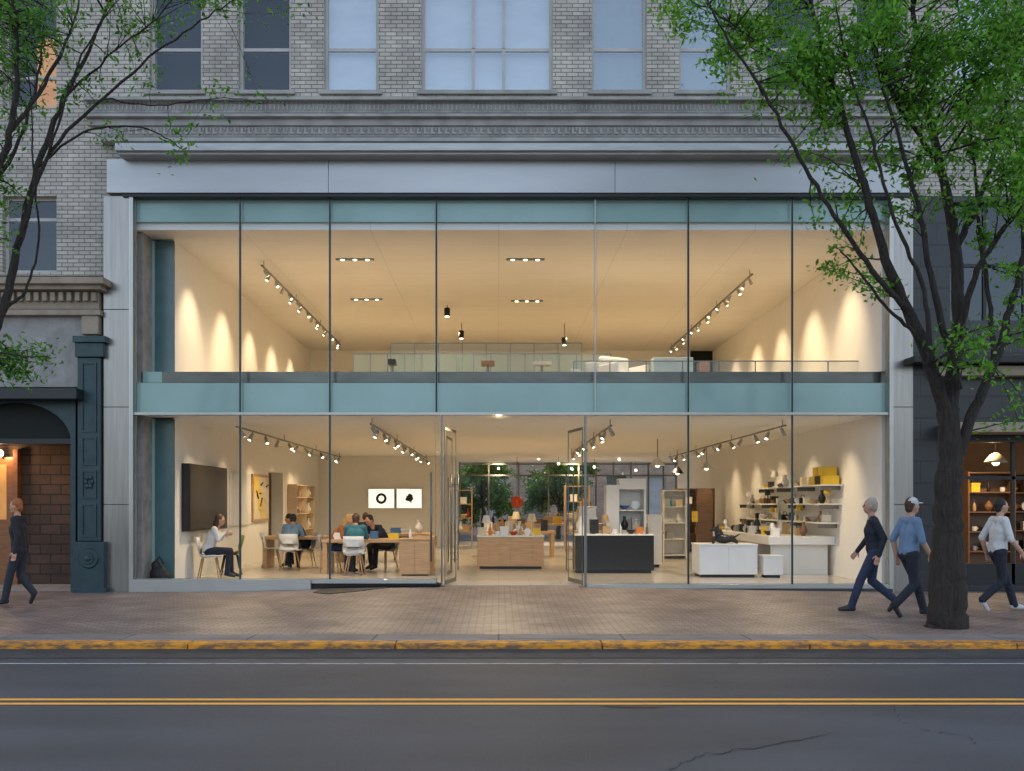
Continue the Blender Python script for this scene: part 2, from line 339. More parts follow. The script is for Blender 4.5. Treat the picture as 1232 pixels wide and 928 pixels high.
MB().poly([(WL-.34,8.4,FL),(WL-.34,10.6,FL),(WL-.34,10.6,2.7),(WL-.34,8.4,2.7)]).build('passage_back',M('dim_passage',(.12,.09,.06),.7),S)
MB().box(WL-.25,WL,ry+.07,14.6,UF,6.73).build('left_wall',m_wall,S)
MB().box(WL-.9,WL-.4,.3,21,-.1,7).build('party_wall',m_stoneD,S)
MB().box(WR,WR+.25,.2,21,FL,3.28).build('right_wall',m_wall,S)
MB().box(WR,WR+.25,.2,14.6,UF,6.73).build('right_wall',m_wall,S)
MB().box(WL-.4,-1.6,16,16.2,FL,3.28).build('rear_wall',m_wall,S)
MB().box(-1.8,-1.6,16.2,21,FL,3.28).build('rear_wall',m_wall,S)
MB().box(WL,6.4,14.5,14.7,UF,6.73).build('rear_wall',m_wall,S)
MB().box(6.4,WR,14.6,14.7,UF,6.73).build('dark_doorway',m_void,S)
rg=MB(); yb=21.0
for xx in (-1.55,-.4,.8,2.0,3.2,3.9,4.6,5.3,6.0,6.6,7.1): rg.box(xx-.03,xx+.03,yb-.06,yb+.06,FL,3.27)
for zz in(FL+.05,2.75,3.2): rg.box(-1.5,7.1,yb-.04,yb+.04,zz-.03,zz+.03)
rg.build('rear_window_frame',m_alu,S)
MB().poly([(-1.6,yb,FL),(7.15,yb,FL),(7.15,yb,3.27),(-1.6,yb,3.27)]).build('rear_window_glass',m_glass2,S)
MB().box(fx(530.5),fx(532.5),-.04,.06,FL,ZM0).build('door_post',m_alu,S); MB().box(fx(703),fx(705.5)-.002,-.04,.06,FL,ZM0).build('door_post',m_alu,S)
def leaf(hx,sg,ang,y0=.05):
    W=.95; H=2.95; c,s_=math.cos(ang)*sg,math.sin(ang)
    def Q(u,z,o=0): return (hx+u*c-o*s_*sg,y0+u*s_+o*abs(c),FL+z)
    f=MB()
    for (u0,u1,z0,z1) in((0,W,.02,.10),(0,W,H-.05,H),(0,.012,.10,H-.05),(W-.012,W,.10,H-.05)):
        n=len(f.v); f.v+=[Vector(Q(u,z,o)) for o in(-.008,.008) for u,z in((u0,z0),(u1,z0),(u1,z1),(u0,z1))]
        f.f+=[tuple(n+i for i in q) for q in((0,1,2,3),(7,6,5,4),(0,4,5,1),(1,5,6,2),(2,6,7,3),(3,7,4,0))]
    d=f.build('door',m_alu,S); MB().poly([Q(.02,.10),Q(W-.02,.10),Q(W-.02,H-.05),Q(.02,H-.05)]).build('pane',m_glass2,d)
    h=MB(); 
    for o in(-.07,.07): h.tube([Q(W-.12,.25,o),Q(W-.12,2.1,o)],.014,8)
    for z in(.45,1.9): h.tube([Q(W-.12,z,-.07),Q(W-.12,z,.07)],.010,6)
    h.build('handle',m_alu,d,smooth=True)
leaf(fx(535),1,math.radians(80)); leaf(fx(701),-1,math.radians(78)); leaf(fx(535,1.6),1,math.radians(86),2.4)
MB().poly([(fx(517),.9,FL),(fx(531),.3,FL),(fx(531),.3,3.2),(fx(517),.9,3.2)]).build('vestibule_glass',m_glass2,S)
h=MB(); h.tube([(fx(519),-.08,.55),(fx(519),-.08,2.2)],.018); h.tube([(fx(519),-.08,.7),(fx(519),-.0,.7)],.012); h.tube([(fx(519),-.08,2.05),(fx(519),0,2.05)],.012); h.build('pull_handle',m_alu,S,smooth=True)
# ---------------------------------------------------------------- lighting fixtures
LK=3.5
WARM=(1,.765,.455)
def lamp(kind,loc,power,col=WARM,size=120,blend=.8,tgt=None,rad=.05):
    l=bpy.data.lights.new('lamp_light',kind); l.energy=power*LK; l.color=col; l.shadow_soft_size=rad
    if kind=='SPOT': l.spot_size=math.radians(size); l.spot_blend=blend
    o=bpy.data.objects.new('lamp_light',l); C.objects.link(o); o.location=loc
    if tgt is not None: o.rotation_euler=(Vector(tgt)-Vector(loc)).to_track_quat('-Z','Y').to_euler()
    return o
def track(label,x,y0,y1,zc,n,group,drop=.12,tilt=1,k_=1.0):
    t=T('track_light',label,'track light',(x,(y0+y1)/2,zc),group)
    MB().box(x-.02,x+.02,y0,y1,zc-drop-.03,zc-drop).build('rail',m_alu,t)
    for k in range(4):
        yy=y0+.2+(y1-y0-.4)*k/3; MB().tube([(x,yy,zc-drop),(x,yy,zc-.002)],.008,6).build('suspension',m_alu,t)
    for k in range(n):
        yy=y0+.25+(y1-y0-.5)*k/(n-1)+.12*math.sin(k*5.1); sx=(-1 if (k%2) else 1)*.6*tilt+.2*math.sin(k*2.3)
        dr=Vector((sx,-.35 if k%3 else .5,-1)).normalized(); a=Vector((x,yy,zc-drop-.07))
        b=a+dr*.15*k_; hd=MB().tube([a-dr*.02,a,b-dr*.05,b],[.02*k_,.033*k_,.042*k_,.046*k_],10).tube([(x,yy,zc-drop-.03),a],.01,6).build('lamp_head',m_aluL,t,smooth=True)
        MB().tube([b-dr*.01,b+dr*.004],.034*k_,10).build('lens',m_lens,hd)
    return t
for lb,x,y0,y1,n in(('ceiling track light nearest the left wall on the ground floor',-5.2,1.3,14,12),('long diagonal track light over the communal tables, left of the entrance',-2.45,.6,15,15),('ceiling track light over the black counter, right of the entrance',2.2,1,11.5,11),('ceiling track light over the white wall shelves on the right',5.6,1,14,13)):
    track(lb,x,y0,y1,3.28,n,'ground floor ceiling tracks')
track('upper floor track light running beside the left wall',-4.95,2.3,12.5,6.73,18,'upper floor ceiling tracks',k_=.85); track('upper floor track light running beside the right wall',5.5,3.1,13.2,6.73,18,'upper floor ceiling tracks',k_=.85)
for x in(-5.0,-2.45,2.2,5.2):
    for y in(2.2,7,12): lamp('SPOT',(x,y,3.0),52,size=150,blend=1,tgt=(x,y,0))
    lamp('SPOT',(x*1.05,1.0,3.0),42,size=85,blend=1,tgt=(x*1.05,-2.6,0))  # spot added at the front, aimed out for spill on the pavement
lamp('SPOT',(0,1.5,3.15),75,size=115,blend=1,tgt=(0,-1.8,0),rad=.03); lamp('SPOT',(2,18.5,3.0),100,size=150,blend=1,tgt=(2,18.5,0)); lamp('SPOT',(0,9,3.1),60,size=150,blend=1,tgt=(0,9,0)); lamp('SPOT',(0,14,3.1),50,size=150,blend=1,tgt=(0,14,0))  # added spots without fixtures, for entrance spill and the dark centre and rear
lamp('SPOT',(0,20.2,3.05),45,size=100,blend=1,tgt=(-.5,23.6,2.0)); lamp('SPOT',(3,20.2,3.05),45,size=100,blend=1,tgt=(2.8,24.5,2.0))  # added spots without fixtures, aimed out to light the rear trees
for x in(-4.2,-1.2,2.2,5.0):
    for y in(3.5,9.5): lamp('SPOT',(x,y,6.45),92,size=150,blend=1,tgt=(x,y,0))
for k in range(5):
    y=1.8+k*2.4
    lamp('SPOT',(WL+1.2,y,6.5),52,size=66,blend=1,tgt=(WL,y,4.9)); lamp('SPOT',(WR-1.4,y,6.5),52,size=66,blend=1,tgt=(WR,y,4.9))
    lamp('SPOT',(WR-1.1,y,3.05),16,size=66,blend=1,tgt=(WR,y,1.8)); lamp('SPOT',(WL+1.0,y,3.05),12,size=66,blend=1,tgt=(WL,y,1.7))
for lb,px,py in(('front left recessed downlight slot in the upper ceiling',427,312),('front middle recessed downlight slot in the upper ceiling',632,312),('rear left recessed downlight slot in the upper ceiling',441,360),('rear middle recessed downlight slot in the upper ceiling',634,362)):
    r=332/(606-py); y=18*(r-1); x=(px-600)*r/65
    t=T('downlight',lb,'downlight',(x,y,6.73),'recessed upper ceiling downlights'); MB().box(x-.40,x+.40,y-.07,y+.07,6.715,6.728).build('housing',m_blindG_refl,t)
    for k in(-1,0,1): MB().tube([(x+k*.26,y,6.705),(x+k*.26,y,6.714)],.04,12).build('lens',m_lens,t)
for lb,px,py in(('small black pendant spotlight hanging left of the middle, nearer the glass',538,376),('small black pendant spotlight hanging lowest of the two left ones',555,403),('black pendant spotlight hanging right of the middle on the upper floor',679,411)):
    y=7.0 if py<390 else 9.5; x=fx(px,y); z=fz(py,y)
    t=T('pendant_spotlight',lb,'spotlight',(x,y,6.73)); MB().tube([(x,y,z+.1),(x,y,6.72)],.01,6).build('rod',m_black,t); MB().tube([(x,y,z+.12),(x,y,z+.1),(x,y,z-.1)],[.05,.08,.07],10).build('shade',m_black,t,smooth=True)
    MB().tube([(x,y,z-.104),(x,y,z-.112)],.055,10).build('lens',m_lens,t)
# ---------------------------------------------------------------- small wares
def ware(kind,loc,mat,s=1.0):
    mb=MB(); x,y,z=loc
    if kind=='bottle': mb.lathe(loc,[(.03*s,0),(.035*s,.02*s),(.035*s,.14*s),(.012*s,.19*s),(.012*s,.25*s),(.016*s,.26*s)],12)
    elif kind=='vase': mb.lathe(loc,[(.04*s,0),(.075*s,.08*s),(.08*s,.13*s),(.03*s,.22*s),(.03*s,.26*s),(.045*s,.29*s)],14)
    elif kind=='bowl': mb.lathe(loc,[(.04*s,0),(.05*s,.01*s),(.11*s,.08*s),(.12*s,.10*s),(.11*s,.098*s),(.04*s,.02*s)],16)
    elif kind=='box': mb.box(x-.09*s,x+.09*s,y-.07*s,y+.07*s,z,z+.15*s).box(x-.095*s,x+.095*s,y-.075*s,y+.075*s,z+.151*s,z+.19*s)
    elif kind=='cup': mb.lathe(loc,[(.03*s,0),(.045*s,.01),(.05*s,.1*s),(.046*s,.1*s),(.03*s,.02*s)],14); mb.tube([(x+.045*s,y,z+.08*s),(x+.085*s,y,z+.06*s),(x+.045*s,y,z+.03*s)],.007,6)
    elif kind=='book stack':
        for k in range(4): a=random.uniform(-.015,.015); mb.box(x-.11*s+a,x+.11*s+a,y-.08,y+.08,z+k*.032*s,z+k*.032*s+.03*s)
    elif kind=='table lamp': mb.lathe(loc,[(.07*s,0),(.07*s,.02*s),(.012*s,.04*s),(.012*s,.26*s),(.10*s,.26*s),(.06*s,.42*s)],14)
    elif kind=='speaker': mb.box(x-.08*s,x+.08*s,y-.08*s,y+.08*s,z,z+.26*s).tube([(x,y-.081*s,z+.09*s),(x,y-.09*s,z+.09*s)],[.06*s,.05*s],14).tube([(x,y-.081*s,z+.2*s),(x,y-.088*s,z+.2*s)],[.03*s,.025*s],12)
    elif kind=='clock': mb.lathe(loc,[(.05*s,0),(.05*s,.015)],12); mb.tube([(x,y-.02,z+.11*s),(x,y+.02,z+.11*s)],.1*s,18)
    elif kind=='bag': mb.box(x-.11*s,x+.11*s,y-.05*s,y+.05*s,z,z+.18*s).tube([(x-.06*s,y,z+.17*s),(x-.05*s,y,z+.27*s),(x+.05*s,y,z+.27*s),(x+.06*s,y,z+.17*s)],.009,6)
    return mb.build({'book stack':'book_stack','table lamp':'table_lamp'}.get(kind,kind),mat,smooth=kind in('bottle','vase','bowl'))
def row(place,specs,cat_group):
    for i,(kind,col,loc,s) in enumerate(specs):
        o=ware(kind,loc,cm(col),s); tg(o,f'{col} {kind} on {place}, {ORD[i%20]} from left',kind,cat_group)
# ---------------------------------------------------------------- furniture
def cabinet(name,label,cat,x0,x1,y0,y1,z1,mat,topmat,planks=0,toe=.06):
    t=T(name,label,cat,((x0+x1)/2,(y0+y1)/2,FL))
    MB().box(x0,x1,y0,y1,FL+toe,z1-.035).build('body',mat,t,bevel=.006)
    MB().box(x0-.015,x1+.015,y0-.015,y1+.015,z1-.033,z1).build('top',topmat,t,bevel=.004)
    MB().box(x0+.05,x1-.05,y0+.05,y1-.05,FL,FL+toe-.002).build('toe_kick',m_black,t)
    for k in range(planks): a=x0+.01+(x1-x0-.02)*k/planks; MB().box(a+.003,a+(x1-x0-.02)/planks-.003,y0-.014,y0-.002,FL+toe+.01,z1-.05).build('front_plank',mat,t)
    return t
cabinet('display_counter','light oak display counter in the middle of the shop, facing the entrance','counter',-.5,1.05,4.7,5.9,.87,m_oak,m_white,6)
cabinet('display_counter','glossy black display counter just right of the entrance','counter',1.68,3.4,3.3,4.2,.95,m_blk,m_white,4)
cabinet('display_counter','low white counter at the right front carrying a black sculpture','counter',4.15,5.35,2.1,2.9,.78,m_white,m_white,2)
cabinet('display_plinth','small white plinth between the low counter and the right wall','plinth',5.45,5.85,2.0,2.4,.55,m_white,m_white)
cabinet('desk','solid orange brown oak desk at the right end of the front communal table','desk',-2.1,-1.45,2.55,3.05,.88,m_oak,m_oak,2,.03)
row('the oak display counter',[('box','cream',(-.4,4.95,.87),1),('bottle','orange',(-.2,4.9,.87),1.1),('cup','white',(-.03,4.9,.87),1),('box','white',(.13,5.0,.87),1.1),('bowl','red',(.35,4.92,.87),.9),('bottle','tan',(.52,4.95,.87),1),('clock','white',(.68,4.95,.87),.8),('box','yellow',(.9,4.95,.87),.9)],'wares on the oak counter')
row('the rear edge of the oak counter',[('table lamp','white',(-.3,5.6,.87),1.1),('vase','tan',(-.02,5.6,.87),1.1),('speaker','cream',(.25,5.65,.87),1.2),('vase','white',(.5,5.6,.87),1.1),('table lamp','cream',(.8,5.6,.87),1.2)],'wares on the rear of the oak counter')
row('the black display counter',[('box','white',(1.85,3.5,.95),.9),('clock','black',(2.1,3.5,.95),.9),('box','tan',(2.38,3.55,.95),.9),('cup','white',(2.56,3.5,.95),1),('bottle','silver',(2.7,3.55,.95),1),('bowl','black',(2.92,3.5,.95),.9),('box','orange',(3.12,3.55,.95),.8),('bottle','brown',(3.28,3.5,.95),.9)],'wares on the black counter')
row('the back of the black counter',[('vase','white',(1.85,3.95,.95),1.3),('speaker','black',(2.15,3.95,.95),1.2),('table lamp','tan',(2.4,3.95,.95),1.0),('vase','grey',(3.1,3.95,.95),1.1)],'wares at the back of the black counter')
t=T('display_tower','tall white display tower with open niches behind the black counter','shelf tower',(2.9,4.8,FL))
x0,x1,y0,y1=2.5,3.42,4.6,5.1
tw=MB(); tw.box(x0,x0+.3,y0,y1,FL,2.05).box(x0+.302,x1,y0,y1,FL,1.0).box(x0+.302,x1,y0,y1,1.95,2.2).box(x1-.04,x1,y0,y1,1.002,1.948).box(x0+.302,x1-.042,y1-.03,y1,1.002,1.948); tw.build('carcass',m_white,t)
MB().box(x0+.304,x1-.043,y0+.02,y1-.032,1.45,1.475).build('shelf',m_white,t)
for i,(xx,w_,h_,lb) in enumerate(((2.15,.5,1.55,'lower white display block left of the tall white tower'),(3.75,.45,1.35,'lower white display block right of the tall white tower'))):
    cabinet('display_block',lb,'display block',xx-w_/2+.05,xx+w_/2-.05,5.4,5.85,h_,m_white,m_white)
row('the niches of the white tower',[('vase','black',(2.95,4.8,1.003),1.1),('speaker','grey',(3.2,4.8,1.003),1.1),('bowl','blue',(2.95,4.8,1.476),1),('clock','silver',(3.2,4.8,1.476),1)],'wares in the white tower')
def shelf_unit(label,x0,x1,y0,y1,z1,n,mat,back=True):
    t=T('shelf_unit',label,'shelf unit',((x0+x1)/2,(y0+y1)/2,FL))
    MB().box(x0,x0+.03,y0,y1,FL,z1).build('side_panel',mat,t); MB().box(x1-.03,x1,y0,y1,FL,z1).build('side_panel',mat,t)
    for k in range(n): z=FL+.08+(z1-FL-.12)*k/(n-1); MB().box(x0+.031,x1-.031,y0+.005,y1-.005,z,z+.025).build('shelf',mat,t)
    if back: MB().box(x0+.031,x1-.031,y1-.004,y1+.01,FL,z1).build('back_panel',mat,t)
    return [FL+.08+(z1-FL-.12)*k/(n-1)+.026 for k in range(n)]
zs=shelf_unit('narrow white shelf unit deep in the shop, left of the brown board',4.55,5.2,8.9,9.3,2.0,5,m_white)
row('the narrow white shelf unit',[('box','grey',(4.75,9.05,zs[1]),1),('vase','white',(5.0,9.05,zs[2]),.9),('bottle','teal',(4.8,9.05,zs[3]),1),('box','cream',(5.0,9.05,zs[3]),1)],'wares on the narrow white shelf')
t=T('display_board','brown timber display board with a yellow card deep in the shop','display board',(5.35,7.3,FL)); MB().box(5.15,5.55,7.2,7.4,FL,1.98).build('board',m_walnut,t,bevel=.006); MB().box(5.0,5.149,7.15,7.18,1.15,1.42).build('card',cm('yellow'),t)
zs=shelf_unit('dark walnut shelf unit against the right side of the rear windows',5.6,6.8,12.6,13.0,2.1,5,m_walnut)
row('the dark walnut shelf unit',[('vase','white',(5.9,12.75,zs[1]),1),('box','orange',(6.3,12.75,zs[1]),1.1),('bottle','cream',(5.85,12.75,zs[2]),1.2),('bowl','white',(6.4,12.75,zs[2]),1.1),('box','white',(6.0,12.75,zs[3]),1.1),('vase','yellow',(6.5,12.75,zs[3]),1)],'wares on the walnut shelf')
t=T('wall_table','long white table running along the right wall beneath the shelves','table',(6.35,5,FL))
MB().box(5.75,WR-.01,2.7,8.4,.74,.92).build('tabletop',m_white,t,bevel=.01)
for yy in(2.9,5.5,8.1): MB().box(5.85,WR-.1,yy,yy+.06,FL,.738).build('leg',m_white,t)
cols=['black','white','grey','cream','white','black','silver','white','tan','yellow','black','brown']
kinds=['vase','box','bottle','bowl','speaker','cup','clock','book stack','bag','table lamp','box','bowl']
def ysorted(n,ya,yb,xx,z,sc,seed):
    rnd=random.Random(seed); return [(rnd.choice(kinds),rnd.choice(cols),(xx+rnd.uniform(-.05,.05),yb-(yb-ya)*(i+.5)/n,z),sc*rnd.uniform(.7,1.1)) for i in range(n)]
row('the long white wall table',ysorted(20,2.85,8.2,6.0,.92,.9,3),'wares on the long wall table')
row('the wall side of the long white table',ysorted(20,2.85,8.2,6.6,.92,1.05,4),'wares at the back of the long wall table')
for lvl,(z,ya,yb_,nm,sd) in enumerate(((1.22,2.4,9.5,'lowest',5),(1.62,2.3,9.5,'middle',6),(2.02,2.2,7.5,'topmost',9))):
    t=T('wall_shelf',f'{nm} long white shelf on the right wall','shelf',(WR-.2,(ya+yb_)/2,z),'white shelves on the right wall'); MB().box(WR-.42,WR-.003,ya,yb_,z-.03,z).build('board',m_white,t,bevel=.004)
    for q in range(4): yy=ya+.2+(yb_-ya-.4)*q/3; MB().box(WR-.40,WR-.004,yy,yy+.015,z-.12,z-.032).build('bracket',m_alu,t)
    row(f'the {nm} white wall shelf',ysorted(20 if lvl<2 else 12,ya+.1 if lvl<2 else 3.4,yb_-.2,WR-.2,z,.95,sd),f'wares on the {nm} wall shelf')
for i,(dy,dz) in enumerate(((0,0),(.34,0),(.7,0),(.15,.19),(.5,.19))):
    o=MB().box(WR-.36,WR-.06,2.3+dy,2.6+dy,2.021+dz,2.2+dz).box(WR-.35,WR-.07,2.31+dy,2.59+dy,2.201+dz,2.208+dz).build('box',cm('yellow') if i!=1 else cm('black'))
    tg(o,['yellow box at the near end of the top wall shelf','black box between two yellow ones on the top wall shelf','yellow box third along the top wall shelf','nearest yellow box in the upper layer on the wall shelf','rear yellow box in the upper layer on the wall shelf'][i],'box','boxes on the top wall shelf')
def blob(name,ells,mat,vox,parent=None,sm=4):
    mb=MB()
    for e in ells:
        if len(e)==4: mb.tube([e[0],Vector(e[0]).lerp(Vector(e[1]),.5),e[1]],[e[2],(e[2]+e[3])/2,e[3]],10); mb.ell(e[0],(e[2],)*3); mb.ell(e[1],(e[3],)*3)
        else: mb.ell(*e)
    o=mb.build(name,mat,parent); r=o.modifiers.new('r','REMESH'); r.mode='VOXEL'; r.voxel_size=vox; r.use_smooth_shade=True
    s_=o.modifiers.new('s','SMOOTH'); s_.factor=.5; s_.iterations=sm
    dg=bpy.context.evaluated_depsgraph_get(); me=bpy.data.meshes.new_from_object(o.evaluated_get(dg)); o.modifiers.clear(); o.data=me
    me.polygons.foreach_set('use_smooth',[True]*len(me.polygons)); return o
bx,by,bz=4.72,2.4,.78
tg(blob('sculpture',[((bx,by,bz+.1),(.20,.14,.10)),((bx-.1,by,bz+.2),(.09,.09,.12)),((bx-.16,by,bz+.3),(.07,.06,.06)),((bx-.22,by,bz+.29),(bx-.28,by,bz+.26),.035,.025),((bx-.13,by+.04,bz+.34),(bx-.11,by+.05,bz+.41),.02,.01),((bx-.13,by-.04,bz+.34),(bx-.11,by-.05,bz+.41),.02,.01),((bx-.2,by-.07,bz+.12),(bx-.24,by-.08,bz+.025),.04,.035),((bx+.15,by-.08,bz+.12),(bx+.25,by-.1,bz+.03),.07,.035),((bx+.2,by,bz+.12),(bx+.34,by,bz+.2),.03,.012)],m_blk,.012),'black seated animal sculpture on the low white counter','sculpture')
bx,by,bz=-6.47,.5,FL
tg(blob('bag',[((bx,by,bz+.18),(.17,.13,.18)),((bx+.1,by,bz+.12),(.14,.12,.12)),((bx-.05,by,bz+.36),(.09,.08,.09)),((bx-.08,by,bz+.4),(bx+.02,by,bz+.52),.02,.02),((bx+.02,by,bz+.52),(bx+.1,by,bz+.38),.02,.02)],m_rub_shade,.014),'black slumped bag on the floor in the left corner of the window','bag')
t=T('wall_screen','large dark flat screen mounted on the left wall','screen',(WL+.1,2.6,1.0)); MB().box(WL+.002,WL+.16,1.3,4.0,1.06,2.42).build('casing',m_blk,t,bevel=.01); MB().box(WL+.162,WL+.168,1.34,3.96,1.1,2.38).build('display',m_scr,t)
t=T('wall_panel','plain white panel hung between the screen and the yellow picture','panel',(WL,5.6,1.1)); MB().box(WL+.003,WL+.05,4.75,6.45,1.1,2.35).build('board',m_white,t,bevel=.005)
t=T('framed_picture','framed yellow and black abstract picture on the left wall','picture',(WL,7.6,1.1)); MB().box(WL+.003,WL+.05,6.75,8.45,1.15,2.38).build('frame',m_oak,t)
MB().box(WL+.052,WL+.056,6.82,8.38,1.22,2.31).build('canvas',cm('cream'),t)
ab=MB(); rr=random.Random(3)
for k in range(9): cy=7+rr.random()*1.2; cz=1.35+rr.random()*.8; r0=.08+.16*rr.random(); ab.poly([(WL+.058+.0008*k,cy+r0*math.cos(a)*rr.uniform(.7,1.2),cz+r0*math.sin(a)*rr.uniform(.7,1.3)) for a in np.linspace(0,2*PI,11)[:-1]])
ab.build('painted_shapes',cm('yellow'),t)
ab=MB()
for k in range(5): cy=7+rr.random()*1.2; cz=1.35+rr.random()*.8; ab.tube([(WL+.07,cy,cz),(WL+.07,cy+.2,cz+rr.uniform(-.3,.3))],.02,5)
ab.build('painted_stroke',cm('black'),t)
t=T('wall_bookcase','pale birch bookcase with small wares against the far left wall','bookcase',(WL+.2,12.4,FL))
for yy in(11,12.4,13.8): MB().box(WL+.003,WL+.28,yy,yy+.03,FL,2.2).build('side_panel',m_birch,t)
for z in(.3,.8,1.3,1.8,2.17): MB().box(WL+.004,WL+.27,11.031,13.8,z,z+.02).build('shelf',m_birch,t)
for lv,z in enumerate((.82,1.32,1.82)): row(f'the {["lower","middle","upper"][lv]} board of the far bookcase',[(k,c,(WL+.15,yy,z),1.1) for k,c,yy in(('vase','white',13.4),('box','cream',12.9),('bowl','tan',12.1),('book stack','grey',11.5))][:4],'wares on the far birch bookcase')
for i,(a,b,lb) in enumerate(((443,475,'left lit white wall lightbox showing a black ring'),(477,508,'right lit white wall lightbox showing a black blot'))):
    y=15.9; x0,x1=fx(a,y),fx(b,y); z0,z1=fz(612,y),fz(588,y); t=T('lightbox',lb,'lightbox',((x0+x1)/2,y,z0),'rear wall lightboxes')
    MB().box(x0,x1,y-.06,y+.098,z0,z1).build('casing',m_white,t); MB().box(x0+.02,x1-.02,y-.066,y-.062,z0+.02,z1-.02).build('light_face',m_lightbox,t)
    cx,cz=(x0+x1)/2,(z0+z1)/2; rg=MB()
    if i==0:
        for q in range(20):
            a0,a1=2*PI*q/20,2*PI*(q+1)/20; rg.poly([(cx+r_*math.cos(a_),y-.069,cz+r_*math.sin(a_)) for r_,a_ in((.10,a0),(.19,a0),(.19,a1),(.10,a1))])
    else:
        rg.poly([(cx+.17*rr.uniform(.55,1.3)*math.cos(a_),y-.069,cz+.17*rr.uniform(.5,1.2)*math.sin(a_)) for a_ in np.linspace(0,2*PI,17)[:-1]])
    rg.build('black_mark',m_blk,t)
def wtable(label,x0,x1,y0,y1,zt=.84):
    t=T('communal_table',label,'table',((x0+x1)/2,(y0+y1)/2,FL)); MB().box(x0,x1,y0,y1,zt-.07,zt).build('tabletop',m_oak,t,bevel=.006)
    for xx in(x0+.02,x1-.12): MB().box(xx,xx+.10,y0+.02,y1-.02,FL,zt-.072).build('leg_panel',m_oak,t,bevel=.005)
    return t
wtable('front light oak communal table where visitors sit, left of the entrance',-3.85,-1.6,3.1,4.1)
wtable('light oak communal table nearest the left wall',-5.6,-4.1,4.95,5.8)
wtable('rear light oak communal table deep on the left side',-4.2,-1.75,7.2,8.2)
bench=T('bench','oak bench on the right behind the front communal table','bench',(-1.75,5,FL)); MB().box(-2.0,-1.5,4.6,5.6,FL+.5,FL+.75).build('seat',m_oak,bench,bevel=.01); MB().box(-1.95,-1.85,4.65,5.55,FL,FL+.498).build('leg',m_oak,bench); MB().box(-1.65,-1.55,4.65,5.55,FL,FL+.498).build('leg',m_oak,bench)
row('the front communal table',[('book stack','white',(-3.5,3.4,.84),1.1),('cup','orange',(-3.3,3.7,.84),1),('box','blue',(-2.75,3.5,.84),.9),('book stack','yellow',(-2.3,3.4,.84),1),('bottle','white',(-1.95,3.5,.84),1)],'things on the front communal table')
row('the rear communal table',[('table lamp','white',(-3.8,7.7,.84),1.2),('box','red',(-3.2,7.5,.84),1.2),('book stack','blue',(-2.7,7.5,.84),1.2),('vase','white',(-2.1,7.6,.84),1.2)],'things on the rear communal table')
def make_chair(label,shell,legm):
    t=T('chair',label,'chair')
    s=MB()
    prof=[(.22,.43),(.1,.44),(-.1,.43),(-.19,.47),(-.23,.6),(-.25,.75),(-.27,.84)]
    for i in range(len(prof)-1):
        (xa,za),(xb,zb)=prof[i],prof[i+1]
        for j in range(6):
            def q(x,z,jj):
                v=(jj-3)/3; wdt=.23 if z<.5 else .23-.06*(z-.5); return (x+(.05*v*v if z>.5 else 0),v*wdt,z+(.03*v*v if z<=.5 else 0))
            s.poly([q(xa,za,j),q(xb,zb,j),q(xb,zb,j+1),q(xa,za,j+1)])
    so=s.build('shell',shell,t,smooth=True)
    bm=bmesh.new(); bm.from_mesh(so.data); bmesh.ops.remove_doubles(bm,verts=bm.verts,dist=.0005); bm.to_mesh(so.data); bm.free()
    b_=so.modifiers.new('s','SOLIDIFY'); b_.thickness=.022
    for a,b in((1,1),(1,-1),(-1,1),(-1,-1)): MB().tube([(a*.13,b*.12,.42),(a*.21,b*.2,0)],[.018,.011],8).build('leg',legm,t,smooth=True)
    return t
ch_w=make_chair('white shell chair facing the oak table nearest the left wall',m_white,m_oak); ch_g=make_chair('olive green shell chair in front of the dark wall screen',m_green,m_black); ch_k=make_chair('grey shell chair at the left end of the front communal table',m_grey,m_oak)
def put(o,px,y,rz,x=None): o.location=((px-600)*(D+y)/F if x is None else x,y,FL); o.rotation_euler=(0,0,rz)
put(ch_w,349,4.3,PI/2); put(ch_g,278,3.0,math.radians(200)); put(ch_k,398,3.55,0)
def chd(src,px,y,rz,lb): return dup(src,((px-600)*(D+y)/F,y,FL),rz,lb)
chd(ch_w,252,1.9,math.radians(10),'white shell chair under the seated woman by the dark screen')
chd(ch_w,427,2.72,PI/2,'white shell chair under the person in the teal jacket')
chd(ch_k,464,4.6,math.radians(-130),'grey shell chair behind the front communal table')
chd(ch_k,368,5.5,math.radians(180),'grey shell chair at the right end of the left table')
chd(ch_w,327,5.2,math.radians(20),'empty white shell chair at the wall end of the left table')
chd(ch_w,438,6.8,PI/2,'white shell chair in front of the rear communal table')
chd(ch_k,484,8.6,-PI/2,'empty grey shell chair behind the rear communal table')
for lb,px,py,y,c in(('white bell pendant lamp above the white display tower',791,556,7,m_white),('black bell pendant lamp near the rear windows, right side',815,566,12,m_black),('white bell pendant lamp deep behind the brown board',850,560,10.5,m_white)):
    x=fx(px,y); z=fz(py,y); t=T('pendant_lamp',lb,'pendant lamp',(x,y,3.28)); MB().tube([(x,y,z+.12),(x,y,3.278)],.008,6).build('cord',m_black,t); MB().lathe((x,y,z-.1),[(.2,0),(.19,.02),(.1,.14),(.03,.22)],18).build('shade',c,t,smooth=True); MB().ell((x,y,z-.08),(.06,.06,.06)).build('bulb',m_lens,t)
y=16.5; x=fx(622,y); z=fz(604,y); t=T('hanging_artwork','glossy red globe artwork hanging in front of the rear windows','artwork',(x,y,3.28))
MB().ell((x,y,z),(.22,.22,.22),20,14).build('globe',M('red_gloss',(.5,.06,.02),.15),t,smooth=True); MB().tube([(x,y,z+.21),(x,y,3.27)],.008,6).build('cord',m_black,t)
